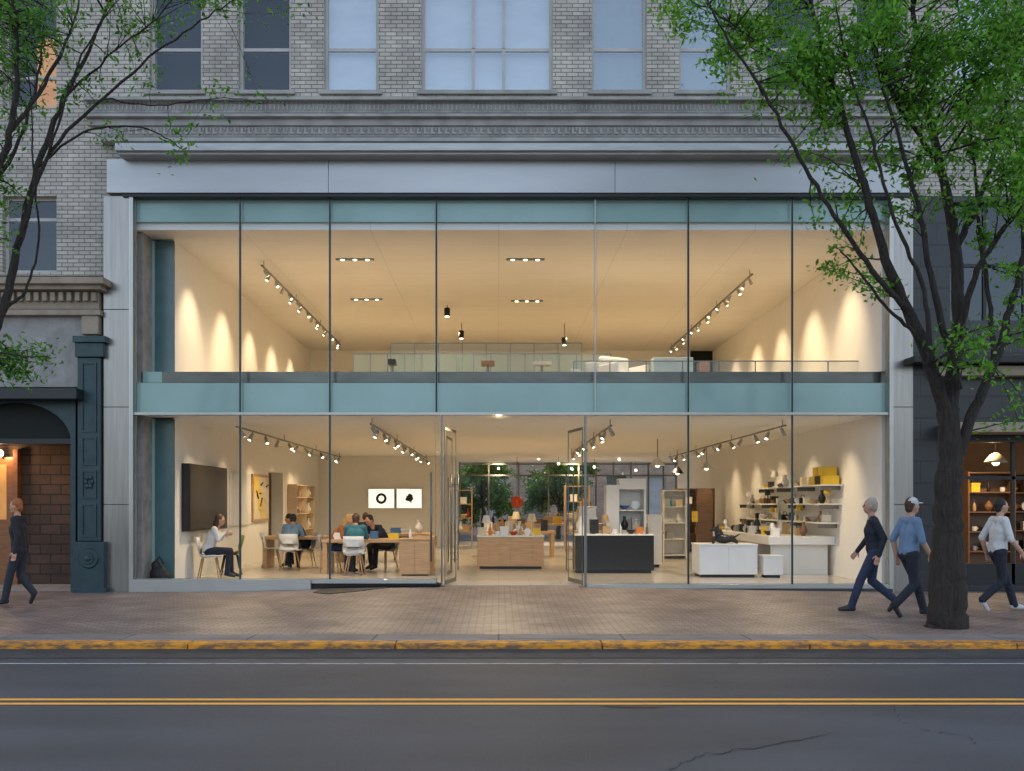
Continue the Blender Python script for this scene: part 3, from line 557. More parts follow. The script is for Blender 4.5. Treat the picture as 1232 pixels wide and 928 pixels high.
for i,(px,py,y) in enumerate(((648,552,18),(672,558,16),(715,562,18),(745,553,17),(765,566,19))):  # added glowing globes stand in for warm reflections on the rear glazing
    x=fx(px,y); z=fz(py,y)+.0; t=T('glow_globe',f'small added glowing globe for reflections by the rear windows, {ORD[i]} from the left','pendant lamp',(x,y,3.28),'added glow globes by the rear windows'); MB().tube([(x,y,z),(x,y,3.278)],.006,5).build('cord',m_black,t); MB().ell((x,y,z),(.045,.045,.045)).build('globe',m_lens,t)
zs=shelf_unit('tall oak shelf unit standing before the rear windows, left of the red globe',-1.5,-.9,15.0,15.4,2.1,5,m_oak,False)
row('the tall oak shelf unit at the rear',[('vase','white',(-1.3,15.2,zs[1]),1.2),('box','tan',(-1.1,15.2,zs[1]),1.2),('bowl','cream',(-1.2,15.2,zs[2]),1.2),('bottle','red',(-1.05,15.2,zs[2]),1.3),('box','white',(-1.2,15.2,zs[3]),1.2)],'wares on the rear oak shelf')
zs=shelf_unit('tall oak shelf unit before the rear windows, right of the red globe',2.1,2.9,13.0,13.4,2.2,5,m_oak,False)
row('the rear oak shelf beside the globe',[('vase','cream',(2.3,13.2,zs[1]),1.2),('box','red',(2.6,13.2,zs[1]),1.2),('bowl','white',(2.3,13.2,zs[2]),1.2),('bottle','yellow',(2.7,13.2,zs[2]),1.3),('box','white',(2.4,13.2,zs[3]),1.2)],'wares on the right rear oak shelf')
wtable('low oak sales table behind the centre counter',-.6,1.6,9.5,10.4)
row('the low oak sales table',[('box','white',(-.3,9.8,.84),1.3),('vase','brown',(.1,9.8,.84),1.3),('table lamp','cream',(.5,9.8,.84),1.3),('box','tan',(.9,9.8,.84),1.3),('speaker','black',(1.3,9.8,.84),1.2)],'wares on the low oak sales table')
wtable('long oak sales table deep behind the white display tower',2.0,4.3,7.3,8.1,.9)
row('the oak table behind the tower',[('vase','cream',(2.15,7.6,.9),1.5),('box','white',(2.4,7.5,.9),1.3),('table lamp','white',(3.75,7.6,.9),1.3),('speaker','black',(4.0,7.5,.9),1.4),('box','tan',(4.2,7.6,.9),1.3)],'wares on the oak table behind the tower')
wtable('rearmost oak sales table before the rear windows',-.4,3.9,16.8,17.7,.9)
rd=random.Random(21)
row('the rearmost oak sales table',[(rd.choice(kinds),rd.choice(['white','tan','cream','black','yellow','white','brown']),(-.2+.33*i,17.1,.9),1.4) for i in range(12)],'wares on the rearmost sales table')
def armchair(label,px,y,rz,mat):
    t=T('armchair',label,'armchair'); MB().box(-.35,.35,-.36,.36,.14,.40).build('seat',mat,t,bevel=.05); MB().box(-.44,-.28,-.38,.38,.3,.80).build('backrest',mat,t,bevel=.05)
    for s_ in(-1,1): MB().box(-.32,.33,min(s_*.37,s_*.46),max(s_*.37,s_*.46),.14,.58).build('armrest',mat,t,bevel=.03)
    for a in(-.3,.28):
        for b in(-.3,.3): MB().tube([(a,b,0),(a,b,.14)],.02,8).build('leg',m_black,t)
    t.location=(fx(px,y),y,UF); t.rotation_euler=(0,0,rz)
armchair('white armchair behind the upper glass, right of the middle',750,3.5,math.radians(-60),m_white)
armchair('pale grey armchair behind the upper glass, beside the white armchair',715,4.1,math.radians(-120),m_grey)
cy=3.4; t=T('low_cabinet','low pale blue cabinet behind the upper glass, right of the white armchair','cabinet',(fx(808,cy),cy+.2,UF)); MB().box(fx(786,cy),fx(834,cy),cy,cy+.4,UF+.05,4.84).build('body',M('pale_blue_lacquer',(.45,.55,.58),.4),t,bevel=.01); MB().box(fx(788,cy),fx(832,cy),cy+.05,cy+.35,UF,UF+.048).build('base',m_black,t)
m_rail=glassmat('tinted_rail_glass',(.22,.38,.40),.30,.2,0)
for lb,px0,px1,y,z1,n in(('long glass balustrade along the middle of the upper floor',425,735,4.8,UF+1.02,16),('second glass balustrade further back on the upper floor',470,700,6.2,UF+1.5,9),('low glass balustrade close behind the upper glass on the right',690,1040,1.4,UF+.35,9)):
    x0,x1=fx(px0,y),fx(px1,y)
    t=T('glass_balustrade',lb,'balustrade',((x0+x1)/2,y,UF)); MB().poly([(x0,y,UF),(x1,y,UF),(x1,y,z1),(x0,y,z1)]).build('glass',m_rail,t)
    MB().box(x0,x1,y-.015,y+.015,z1,z1+.02).build('handrail',m_alu,t)
    for xx in np.linspace(x0,x1,n): MB().box(xx-.01,xx+.01,y-.012,y+.012,UF,z1-.001).build('post',m_alu,t)
for i,(px,py,y,w_,h_,mt_,lb) in enumerate(((472,433,3.2,.16,.12,m_black,'small black display stand at the left of the upper floor'),(587,435,3.9,.3,.10,m_walnut,'walnut topped display stand in the middle upstairs'),(652,436,4.0,.4,.08,m_grey,'grey topped display stand right of the middle upstairs'),(846,436,4.4,.25,.3,m_walnut,'walnut display stand right of the blue cabinet upstairs'))):
    x=fx(px,y); zt=fz(py,y)
    t=T('display_stand',lb,'stand',(x,y,UF),'upper floor display stands')
    MB().box(x-w_/2,x+w_/2,y-.15,y+.15,zt-h_,zt).build('head',mt_,t,bevel=.01); MB().tube([(x,y,UF),(x,y,zt-h_)],.03,8).build('post',m_alu,t); MB().box(x-.18,x+.18,y-.14,y+.14,UF,UF+.02).build('base',m_alu,t)
# ---------------------------------------------------------------- left shop (iron columns)
LB=T('iron_storefront','old storefront with teal iron column, tan cornice and dark arched doorway','building',(-9,0,0))
def lb(name,px0,px1,py0,py1,yf,mat,x0=None,yb=.25,bev=.008): return MB().box(fx(px0,yf) if x0 is None else x0,fx(px1,yf),yf,yb,fz(py1,yf),fz(py0,yf)).build(name,mat,LB,bevel=bev)
lb('cornice',0,124,333,341,-.42,m_tan,-14); lb('cornice',0,121,341.4,348,-.32,m_tan,-14); lb('frieze',0,119,348.4,372,-.12,m_tan,-14)
dn=MB(); x=-13.9
while x<fx(116,-.2): dn.box(x,x+.08,-.22,-.122,fz(362,-.2),fz(352,-.2)); x+=.15
dn.build('dentils',m_tan,LB); lb('moulding',0,120,372.4,379,-.2,m_tan,-14); lb('sign_band',0,118,379.4,466,-.06,m_stoneD,-14)
lb('bracket',98,118,379.5,402,-.16,m_tan)
lb('canopy',0,92,467,480,-.45,m_ironD,-14)
ar=MB(); cx=fx(20); r0=fx(86)-cx; zc=fz(532); n=18
pts=[(cx+r0*math.cos(a),zc+r0*.72*math.sin(a)) for a in np.linspace(PI,0,n)]
topz=fz(480)
for i in range(n-1):
    (xa,za),(xb,zb)=pts[i],pts[i+1]; ar.poly([(xa,-.02,za),(xb,-.02,zb),(xb,-.02,topz),(xa,-.02,topz)]); ar.poly([(xa,-.02,za),(xb,-.02,zb),(xb,.2,zb),(xa,.2,za)])
ar.box(fx(86),fx(92),-.04,.2,-.05,topz); ar.build('arch',m_iron,LB)
MB().box(cx-r0,fx(86)-.003,.0,.12,fz(534),fz(528)).build('transom_bar',m_ironD,LB)
MB().poly([(-14,.15,fz(528)),(fx(86),.15,fz(528)),(fx(86),.15,topz),(-14,.15,topz)]).build('arch_panel',m_void,LB)
MB().box(-14,fx(92),1.6,1.8,-.1,4.2).build('recess_wall',m_brickB,LB); MB().box(-14,fx(92),.2,1.7,3.5,3.6).build('recess_ceiling',m_ironD,LB); MB().box(-14,fx(124),.12,1.8,-.14,.0).build('recess_floor',m_stoneD,LB)
MB().box(fx(92),fx(124),.3,1.8,0,6).build('recess_side_wall',m_brickB,LB)
dr=MB().box(fx(-30,1.5),fx(18,1.5),1.5,1.58,0,2.55).build('door',m_wood,LB); MB().box(fx(-25,1.5),fx(8,1.5),1.49,1.498,1.3,2.4).build('pane',m_amber,dr)
MB().box(fx(17,1.5),fx(20,1.5)+.04,1.45,1.6,0,2.7).build('door_frame',m_wood,LB)
lb('column_base',88,125,652,728,-.22,m_iron,bev=.015); lb('column_plinth',86,127,708,728.5,-.26,m_iron,bev=.01); lb('column_shaft',93,121,430,651.5,-.14,m_iron,bev=.012); lb('column_capital',90,124,412,429.5,-.2,m_iron,bev=.01); lb('column_capital',87,126,404,411.7,-.26,m_iron,bev=.006)
for a,b in((436,520),(526,560),(566,600),(606,646)):
    pn=MB(); x0,x1=fx(98,-.15),fx(116,-.15); z0,z1=fz(b,-.15),fz(a,-.15); t_=.03
    pn.box(x0,x1,-.165,-.142,z0,z0+t_).box(x0,x1,-.165,-.142,z1-t_,z1).box(x0,x0+t_,-.165,-.142,z0+t_,z1-t_).box(x1-t_,x1,-.165,-.142,z0+t_,z1-t_)
    pn.build('raised_panel',m_iron,LB)
c_=(fx(106.5,-.23),-.222,fz(672,-.23)); rs=MB()
rs.tube([(c_[0],-.221,c_[2]),(c_[0],-.25,c_[2])],[.19,.17],24).tube([(c_[0],-.25,c_[2]),(c_[0],-.27,c_[2])],[.11,.10],20); rs.ell((c_[0],-.275,c_[2]),(.055,.03,.055)); rs.build('rosette',m_iron,LB,smooth=False)
rs=MB(); c_=(fx(107,-.15),-.16,fz(580,-.15)); [rs.ell((c_[0]+.06*math.cos(a),-.16,c_[2]+.09*math.sin(a)),(.035,.02,.045)) for a in np.linspace(0,2*PI,7)[:-1]]; rs.build('ornament',m_iron,LB,smooth=True)
wl=T('wall_lamp','small lit wall lamp in the brick recess at the left edge','wall lamp',(fx(4,1.5),1.5,2.6)); MB().tube([(fx(4,1.5),1.6,2.5),(fx(4,1.5),1.42,2.55)],.015,6).build('arm',m_black,wl); MB().ell((fx(4,1.5),1.4,2.62),(.05,.05,.07)).build('globe',m_lens,wl,smooth=True)
lamp('POINT',(fx(4,1.5),1.25,2.6),7,(1,.6,.28)); lamp('SPOT',(fx(50,.6),.4,3.4),20,(1,.62,.32),120,1,(fx(50,1),1.2,0))
# ---------------------------------------------------------------- right shop
RB=T('dark_storefront','dark tiled storefront with canopy and warm shelves behind the right tree','building',(11,0,0))
m_tile=brickmat('dark_tile',(.025,.028,.034),(.018,.021,.028),(.01,.01,.012),.6,.4,rough=.35)
w=MB(); wall_open(w,fx(1098),15,-.1,fz(237),[(fx(1142),14,fz(386),fz(244)),(fx(1152),14,0.12,fz(532))],XZ(-.02),.3); w.build('wall',m_tile,RB)
f=MB(); 
for xx in (fx(1142)+.03,fx(1188),fx(1236),13.9): f.box(xx-.03,xx+.03,.1,.16,fz(386),fz(244))
f.box(fx(1142),14,.1,.16,fz(318)-.03,fz(318)+.03); wn=f.build('window',m_black,RB); MB().poly([(fx(1142),.13,fz(386)),(14,.13,fz(386)),(14,.13,fz(244)),(fx(1142),.13,fz(244))]).build('pane',m_winglassD,wn); MB().poly([(fx(1142)-.2,.9,fz(386)-.3),(14.5,.9,fz(386)-.3),(14.5,.9,7.1),(fx(1142)-.2,.9,7.1)]).build('dark_reflection_backing',m_void,wn)
MB().box(fx(1100,-.5),15,-.5,-.022,fz(436,-.5),fz(428,-.5)).build('canopy',m_black,RB,bevel=.01)
MB().box(fx(1130,-.3),15,-.3,-.022,fz(452,-.3),fz(440,-.3)).build('cornice',m_tan,RB,bevel=.01)
MB().box(fx(1150,-.7),15,-.7,-.022,fz(520,-.7),fz(508,-.7)).build('lower_canopy',m_tan,RB,bevel=.01)
f=MB()
for xx in (fx(1152)+.03,fx(1222),12.6,13.9): f.box(xx-.03,xx+.03,.08,.14,.12,fz(532))
f.box(fx(1152),14,.08,.14,.12,.5).box(fx(1152),14,.08,.14,fz(575)-.03,fz(575)+.03); f.build('shop_window',m_black,RB)
MB().box(8.3,14.4,4.5,4.7,0,3.4).build('shop_rear_wall',M('warm_plaster',(.5,.36,.22),.7),RB); MB().box(8.2,14.4,.33,4.6,3.2,3.4).build('shop_ceiling',m_tan,RB); MB().box(8.2,14.4,.33,4.6,-.12,.1).build('shop_floor',m_walnut,RB); MB().box(8.0,8.2,.33,4.6,0,3.4).build('shop_side_wall',m_wall,RB); MB().box(14.2,14.4,.33,4.5,.1,3.2).build('shop_side_wall',m_wall,RB)
for x in(9.8,11.8): lamp('SPOT',(x,1.8,3.0),75,(1,.70,.38),150,1,(x,1.8,0))
for i,px in enumerate((1165,1195)):
    y=2.6+i*.9; x0=fx(px,y); zs=shelf_unit(f'{["left","right"][i]} walnut shelf unit inside the dark storefront at the right edge',x0,x0+1.0,y,y+.35,2.3,6,m_walnut)
    for lv in(1,2,3,4): row(f'shelf {["two","three","four","five"][lv-1]} of the {["left","right"][i]} walnut unit',[(rr.choice(kinds),rr.choice(cols),(x0+.2+.3*q,y+.15,zs[lv]),1.0) for q in range(3)],'wares in the right shop')
y=1.6; x=fx(1198,y); z=fz(552,y); t=T('pendant_lamp','pale dome pendant lamp lit inside the right edge shop','pendant lamp',(x,y,3.2)); MB().tube([(x,y,z+.12),(x,y,3.2)],.008,6).build('cord',m_black,t); MB().lathe((x,y,z-.08),[(.22,0),(.2,.04),(.1,.16),(.03,.2)],18).build('shade',cm('cream'),t,smooth=True); MB().ell((x,y,z-.08),(.07,.07,.06)).build('bulb',m_lens,t)
mt=MB(); pts=[(377,716),(392,711),(430,708.5),(480,707),(533,706.5),(510,709),(470,712),(425,716),(395,718)]  # flat dark sheet painting the shadow gap at the foot of the glass
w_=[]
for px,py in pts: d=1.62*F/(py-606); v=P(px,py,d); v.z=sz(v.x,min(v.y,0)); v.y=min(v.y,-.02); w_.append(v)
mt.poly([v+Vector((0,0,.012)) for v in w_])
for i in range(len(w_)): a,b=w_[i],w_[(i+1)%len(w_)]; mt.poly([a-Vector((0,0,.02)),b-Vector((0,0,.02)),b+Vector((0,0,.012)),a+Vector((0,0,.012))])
tg(mt.build('shadow_gap_sheet',m_rub_shade),'dark sheet standing in for the shadow gap left of the entrance','mat')  # no real mat, the sheet paints the shadow gap
# ---------------------------------------------------------------- trees
def crv(pts,seg=5,jit=.0):
    P_=[Vector(p) for p in pts]; P_=[P_[0]*2-P_[1]]+P_+[P_[-1]*2-P_[-2]]; out=[]
    for i in range(1,len(P_)-2):
        for k in range(seg):
            t=k/seg; a,b,c,d=P_[i-1:i+3]; v=.5*((2*b)+(c-a)*t+(2*a-5*b+4*c-d)*t*t+(3*b-a-3*c+d)*t**3); out.append(v+Vector([random.uniform(-jit,jit) for _ in range(3)]))
    out.append(P_[-2]); return out
def leafmesh(name,pts,size,mat,parent):
    n=len(pts); pts=np.array(pts); u=np.random.normal(size=(n,3)); u[:,2]-=.4; u/=np.linalg.norm(u,axis=1)[:,None]; w=np.random.normal(size=(n,3)); v=np.cross(u,w); v/=np.linalg.norm(v,axis=1)[:,None]; nn=np.cross(u,v)
    s=(size*np.random.uniform(.55,1.25,n))[:,None]; o_=np.array(ORG[parent.name])
    V=np.stack([pts-u*s,pts+v*s*.42+nn*s*.12,pts+u*s,pts-v*s*.42+nn*s*.12],1).reshape(-1,3)-o_
    me=bpy.data.meshes.new(name); F_=np.arange(n*4).reshape(-1,4)
    me.vertices.add(n*4); me.vertices.foreach_set('co',V.ravel()); me.loops.add(n*4); me.loops.foreach_set('vertex_index',F_.ravel()); me.polygons.add(n); me.polygons.foreach_set('loop_start',np.arange(n)*4); me.update(calc_edges=True)
    me.materials.append(mat); o=bpy.data.objects.new(name,me); C.objects.link(o); o.parent=parent; return o
def tree(label,base,limbs,clumps,mat,dens=1.0,lsize=.05,group=None,twr=.012):
    t=T('tree',label,'tree',base,group); mb=MB(); nodes=[]
    for pts,r0,r1 in limbs:
        c=crv(pts,6,.016); n=len(c); rad=[(r0+(r1-r0)*(i/(n-1))**.8)*random.uniform(.92,1.08) for i in range(n)]
        mb.tube(c,rad,11 if r0>.06 else 6)
        nodes+= [(c[i],rad[i]) for i in range(n) if rad[i]<.16]
    L=[]
    for cen,rad,dn in clumps:
        cen=Vector(cen); nt=max(3,int(20*dens*(rad/.5)**2*dn**.5)); near=sorted(nodes,key=lambda q:(q[0]-cen).length)[:14]
        for k in range(nt):
            a,ra=random.choice(near); tip=cen+Vector(np.random.normal(size=3)*rad*.62); mid=a.lerp(tip,.5)+Vector((random.uniform(-.1,.1),random.uniform(-.1,.1),random.uniform(-.02,.16)))*(tip-a).length*.6
            c=crv([a,mid,tip],4,.01); m=len(c); r0=min(ra*.5,twr); mb.tube(c,[r0*(1-.8*i/(m-1)) for i in range(m)],4)
            nl=int(62*dn)
            for _ in range(nl):
                u=random.random()**.6*.75+.25; p=c[min(m-1,int(u*(m-1)+.5))]
                L.append(p+Vector(np.random.normal(size=3)*(.045+.075*random.random())))
    mb.build('trunk',m_bark,t,smooth=True); leafmesh('crown',L,lsize,mat,t); return t
def LP(lst,d0,dd=0):
    n=len(lst); return [P(px,py,d0+dd*i/(n-1)) for i,(px,py) in enumerate(lst)]
dT=12.75; b=P(1138,756,dT); b.z=-.05
limbs=[([b+Vector((0,0,-.05)),b+Vector((.02,0,.10))]+LP([(1139,700),(1141,640),(1140,590),(1143,545),(1141,490)],dT),.29,.13),
(LP([(1141,505),(1120,440),(1090,372),(1062,300),(1038,220),(1012,130),(985,40),(965,-60)],dT,-.6),.10,.018),
(LP([(1142,505),(1152,400),(1150,300),(1132,200),(1110,100),(1098,0),(1090,-90)],dT,.5),.11,.018),
(LP([(1146,560),(1170,500),(1195,440),(1216,370),(1236,290),(1250,200),(1262,60)],dT,.3),.085,.018),
(LP([(1090,372),(1050,325),(1003,258),(962,190),(920,112),(872,40),(840,-20)],dT-.3,-1.0),.045,.010),
(LP([(1150,300),(1178,240),(1204,150),(1222,50),(1235,-60)],dT+.2,.9),.055,.014),
(LP([(1132,200),(1080,125),(1045,40),(1030,-60)],dT+.3,-.8),.045,.011),
(LP([(1152,405),(1172,335),(1200,285),(1240,230),(1270,160)],dT,-.9),.055,.014),
(LP([(1128,455),(1100,400),(1068,372),(1035,330),(1010,300)],dT-.1,-.8),.04,.009),
(LP([(1152,470),(1120,330),(1105,250),(1085,180),(1060,90),(1055,0)],dT-.2,-.5),.055,.011),
(LP([(1195,440),(1190,360),(1178,280),(1172,200),(1160,90),(1150,-40)],dT+.1,.8),.045,.011),
(LP([(1118,440),(1112,350),(1078,270),(1050,170),(1020,80),(1005,0)],dT-.4,-.6),.04,.009),
(LP([(1012,130),(960,90),(910,50),(860,15),(800,-10)],dT-.5,.4),.025,.008)]
rc=[(830,22,42,.6),(795,0,30,.7),(880,62,46,.8),(868,112,22,.4),(930,20,55,1),(942,92,42,1),(990,55,56,1),(1002,135,42,.8),(1062,40,58,1),(1082,122,48,.85),(1130,62,56,1),(1192,62,58,1.1),(1228,135,48,1.1),(1182,150,48,1),(1124,185,38,.75),(1042,190,34,.65),(978,195,26,.7),(950,212,20,.5),(992,262,28,.75),(1012,312,28,.75),(1035,342,22,.6),(1062,262,26,.5),(1155,232,36,.65),(1210,215,46,1),(1100,235,26,.45),(1178,420,20,.5),(1212,438,26,.8),(1226,500,18,.7),(1192,398,18,.5),(1225,330,28,.6),(1200,285,28,.6),(1245,400,28,.7),(1230,10,52,1.1),(1270,220,50,.9),(1260,60,60,.9),
(850,-70,60,.5),(940,-80,70,.5),(1040,-80,70,.5),(1140,-80,75,.5),(1240,-80,70,.5),(1000,-180,80,.3),(1120,-190,90,.3)]
cl=[]
for px,py,r,dn in rc: cl.append((P(px,py,dT+random.uniform(-1.1,.9)),r/92.0*.9,dn))
tree('street tree with bright green spring leaves and forked trunk on the right pavement',b,limbs,cl,m_leafR,1.0,.048,'street trees')
b=P(-75,757,dT); b.z=-.05
limbs=[([b+Vector((0,0,-.05)),b+Vector((0,0,.1))]+LP([(-72,650),(-66,540),(-58,460)],dT),.24,.14),
(LP([(-60,480),(-25,430),(4,372),(20,300),(46,200),(76,120),(112,50),(142,-20)],dT,.4),.085,.014),
(LP([(-58,470),(-50,330),(-15,240),(12,160),(20,80),(15,-20)],dT,-.5),.085,.02),
(LP([(20,300),(60,185),(125,118),(190,62),(250,20),(300,-10)],dT,-.8),.035,.006),
(LP([(46,200),(100,160),(160,152),(205,168),(225,188)],dT,.5),.02,.005),
(LP([(12,160),(60,90),(90,20),(100,-40)],dT-.3,.6),.032,.008),
(LP([(125,118),(190,128),(260,118),(322,124)],dT-.4,.3),.013,.004),
(LP([(-15,240),(30,150),(50,60),(60,-40)],dT,.9),.036,.008),
(LP([(4,372),(30,350),(45,290),(40,180),(30,40)],dT+.2,.6),.028,.008),
(LP([(76,120),(140,60),(190,20),(230,-30)],dT+.2,-.6),.02,.006),
(LP([(60,185),(90,90),(120,30),(160,-20)],dT-.2,-.4),.02,.006),
(LP([(-30,440),(0,425),(35,430),(60,428)],dT,-.5),.022,.006)]
lc=[(30,432,28,1.1),(8,446,24,1.1),(55,428,16,.7),(60,30,42,.5),(100,110,36,.4),(150,25,38,.5),(200,25,32,.5),(290,5,34,.6),(245,-5,28,.6),(370,0,16,.5),(320,122,10,.3),(216,182,14,.5),(182,95,26,.35),(20,20,42,.7),(10,110,32,.5),(245,125,14,.25),(130,165,22,.35),(-40,60,80,.6),(-60,200,70,.6),(-100,-50,100,.5),(60,-80,70,.4),(180,-80,60,.4),(10,295,14,.4)]
cl=[(P(px,py,dT+random.uniform(-.7,.7)),r/92.0*.9,dn) for px,py,r,dn in lc]
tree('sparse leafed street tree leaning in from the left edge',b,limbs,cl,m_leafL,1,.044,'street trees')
def small_tree(label,x,y,h,seed):
    random.seed(seed); np.random.seed(seed); b=Vector((x,y,-.14)); L=[([b,b+Vector((.05,0,h*.3)),b+Vector((0,0,h*.45))],.12,.07)]
    cl=[]
    for k in range(10): a=2*PI*k/10; tp=b+Vector((1.2*math.cos(a)*random.uniform(.5,1),1.0*math.sin(a),h*random.uniform(.38,.9))); L.append(([b+Vector((0,0,h*.42)),b.lerp(tp,.6)+Vector((0,0,h*.2)),tp],.05,.01)); cl.append((tp,.55,1.0))
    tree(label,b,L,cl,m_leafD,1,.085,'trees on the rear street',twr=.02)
small_tree('leafy tree seen through the left rear window',-.7,23.6,4.0,1); small_tree('leafy tree seen through the rear windows right of the red globe',2.6,24.5,4.0,2)
MRB=T('rear_street_building','pale brown brick building across the rear street seen through the shop','building',(2,36,0))
w=MB(); ops=[(x_,x_+1.1,.8,3.2) for x_ in np.arange(-16,20,2.2)]+[(x_,x_+1.6,4.6,6.8) for x_ in np.arange(-16,20,3)]; wall_open(w,-18,22,-.14,9,ops,XZ(36),.3); w.build('wall',brickmat('rear_brick',(.50,.38,.30),(.44,.34,.27),(.3,.25,.2),.25,.08),MRB)
for i,o_ in enumerate(ops): MB().poly([(o_[0],36.28,o_[2]),(o_[1],36.28,o_[2]),(o_[1],36.28,o_[3]),(o_[0],36.28,o_[3])]).build('window',m_amber if o_[2]<2 and i%4==1 else m_skyblind if i%2 else m_blindG_refl,MRB)
random.seed(11); np.random.seed(11)
# ---------------------------------------------------------------- people
m_eye=M('eye_dark',(.02,.015,.012),.3); m_lip=M('lip_tone',(.35,.12,.09),.5)
def person(label,loc,rz,J,top,bottom,skin,shoes,hair,style='short',vox=.009,sleeve=True,shorts=False,group=None,pitch=0,girth=1,extra=None):
    V=Vector; caps=[]; g=girth
    mats=[top,bottom,skin,shoes,m_eye,m_lip]
    def cap(a,b,ra,rb,m): caps.append((V(a),V(b),ra,rb,m))
    pel,ch,nk,hd=V(J['pel']),V(J['ch']),V(J['nk']),V(J['hd'])
    hip=[V(J['hipL']),V(J['hipR'])]; 
    cap(hip[0],hip[1],.105*g,.105*g,1)
    wa=pel.lerp(ch,.45)
    for s in(-1,1):
        o=V((0,s*.055,0)); cap(pel+o+V((0,0,.02)),wa+o*.7,.118*g,.108*g,0); cap(wa+o*.7,ch+o*1.1,.108*g,.118*g,0); cap(ch+o*1.1,ch.lerp(nk,.6)+o*1.4,.115*g,.07,0)
    cap(J['shL'],J['shR'],.06,.06,0)
    cap(nk-V((0,0,.06)),nk+(hd-nk)*.45,.056,.05,2)
    R_=Matrix.Rotation(pitch,3,'Y')
    H=lambda x,y,z: hd+R_@V((x,y,z))
    ells=[(hd,(.093,.076,.113),2),(H(.028,0,-.062),(.062,.052,.056),2),(H(.096,0,-.012),(.018,.013,.024),2),(H(-.005,.077,-.01),(.017,.012,.03),2),(H(-.005,-.077,-.01),(.017,.012,.03),2),(H(.082,.031,.012),(.012,.014,.008),4),(H(.082,-.031,.012),(.012,.014,.008),4),(H(.085,0,-.058),(.012,.024,.007),5)]
    for s,k in((1,'L'),(-1,'R')):
        sh,el,wr=V(J['sh'+k]),V(J['el'+k]),V(J['wr'+k])
        cap(sh,el,.062*g,.050,0); cap(el,wr,.046 if sleeve else .043,.036 if sleeve else .032,0 if sleeve else 2)
        if not sleeve: cap(sh.lerp(el,.75),el,.046,.041,2)
        dr=(wr-el).normalized(); hdn=V(J.get('hd'+k,dr)).normalized()
        lat=hdn.cross(V((0,s,0))); lat=V((1,0,0)) if lat.length<.2 else lat.normalized()
        nrm=hdn.cross(lat).normalized()
        pe=wr+hdn*.085
        for q in(-1,0,1): cap(wr+lat*q*.012,pe+lat*q*.024,.018,.016,2)
        for q,ln in zip((-1.5,-.5,.5,1.5),(.058,.072,.078,.068)):
            a=pe+lat*q*.021; b_=a+hdn*ln*.5+nrm*.008; c_=b_+(hdn*.75+nrm*.65*(-s)).normalized()*ln*.5
            cap(a,b_,.0095,.009,2); cap(b_,c_,.009,.0075,2)
        a=wr+hdn*.025+lat*.03; b_=a+(hdn*.6+lat*.7).normalized()*.04; c_=b_+(hdn*.9+lat*.25).normalized()*.03
        cap(a,b_,.013,.011,2); cap(b_,c_,.011,.009,2)
        hp,kn,an,to=V(J['hip'+k]),V(J['kn'+k]),V(J['an'+k]),V(J['to'+k])
        cap(hp,kn,.094*g,.064,1)
        if shorts: cap(kn,kn.lerp(an,.35),.055,.056,2); cap(kn.lerp(an,.35),an,.056,.038,2)
        else: cap(kn,an,.066,.056,1)
        fd=(to-an); hl=an+V((0,0,-.045))-fd.normalized()*.03
        cap(an,hl,.042,.04,3); cap(hl,to,.04,.034,3); cap(an,to,.036,.03,3)
    t=T('person',label,'person',(0,0,0),group)
    mb=MB()
    for a,b_,ra,rb,_ in caps:
        mb.ell(a,(ra,)*3,10,7); mb.ell(b_,(rb,)*3,10,7)
        if (b_-a).length>1e-4: mb.tube([a,b_],[ra,rb],12)
    for c_,r_,_ in ells: mb.ell(c_,r_,14,10,R_)
    o=mb.build('body',mats,t); r=o.modifiers.new('r','REMESH'); r.mode='VOXEL'; r.voxel_size=vox
    s_=o.modifiers.new('s','SMOOTH'); s_.factor=.5; s_.iterations=2 if vox<.011 else 1
    dg=bpy.context.evaluated_depsgraph_get(); me=bpy.data.meshes.new_from_object(o.evaluated_get(dg)); o.modifiers.clear(); o.data=me
    if not me.materials:
        for mm in mats: me.materials.append(mm)
    n=len(me.polygons); cen=np.empty(n*3); me.polygons.foreach_get('center',cen); cen=cen.reshape(-1,3)
    best=np.full(n,9.); idx=np.zeros(n,int)
    for a,b_,ra,rb,m in caps:
        A=np.array(a); ab=np.array(b_)-A; L2=max((ab@ab),1e-9); tt=np.clip(((cen-A)@ab)/L2,0,1); d=np.linalg.norm(cen-(A+tt[:,None]*ab),axis=1)-(ra+(rb-ra)*tt)-(.006 if m in(0,1) else 0)
        k=d<best; best[k]=d[k]; idx[k]=m
    RI=np.array(R_.inverted())
    for c_,r_,m in ells:
        q=((cen-np.array(c_))@RI.T)/np.array(r_); d=(np.linalg.norm(q,axis=1)-1)*min(r_)-(.004 if m>3 else .002)
        k=d<best; best[k]=d[k]; idx[k]=m
    me.polygons.foreach_set('material_index',idx.astype(np.int32)); me.polygons.foreach_set('use_smooth',[True]*n); me.update()
    if style!='none':
        hs=[(H(-.022,0,.03),(.092,.086,.105)),(H(-.05,0,-.03),(.055,.07,.07))]
        if style=='long': hs+=[(H(-.06,0,-.06),H(-.08,0,-.25),.07,.045),(H(-.03,.06,0),H(-.04,.075,-.2),.035,.03),(H(-.03,-.06,0),H(-.04,-.075,-.2),.035,.03)]
        if style=='beard': hs+=[(H(.03,0,-.095),(.055,.048,.05))]
        ho=blob('hair',hs,hair,.01,t,2)
    if extra: extra(t,H)
    t.location=loc; t.rotation_euler=(0,0,rz); return t
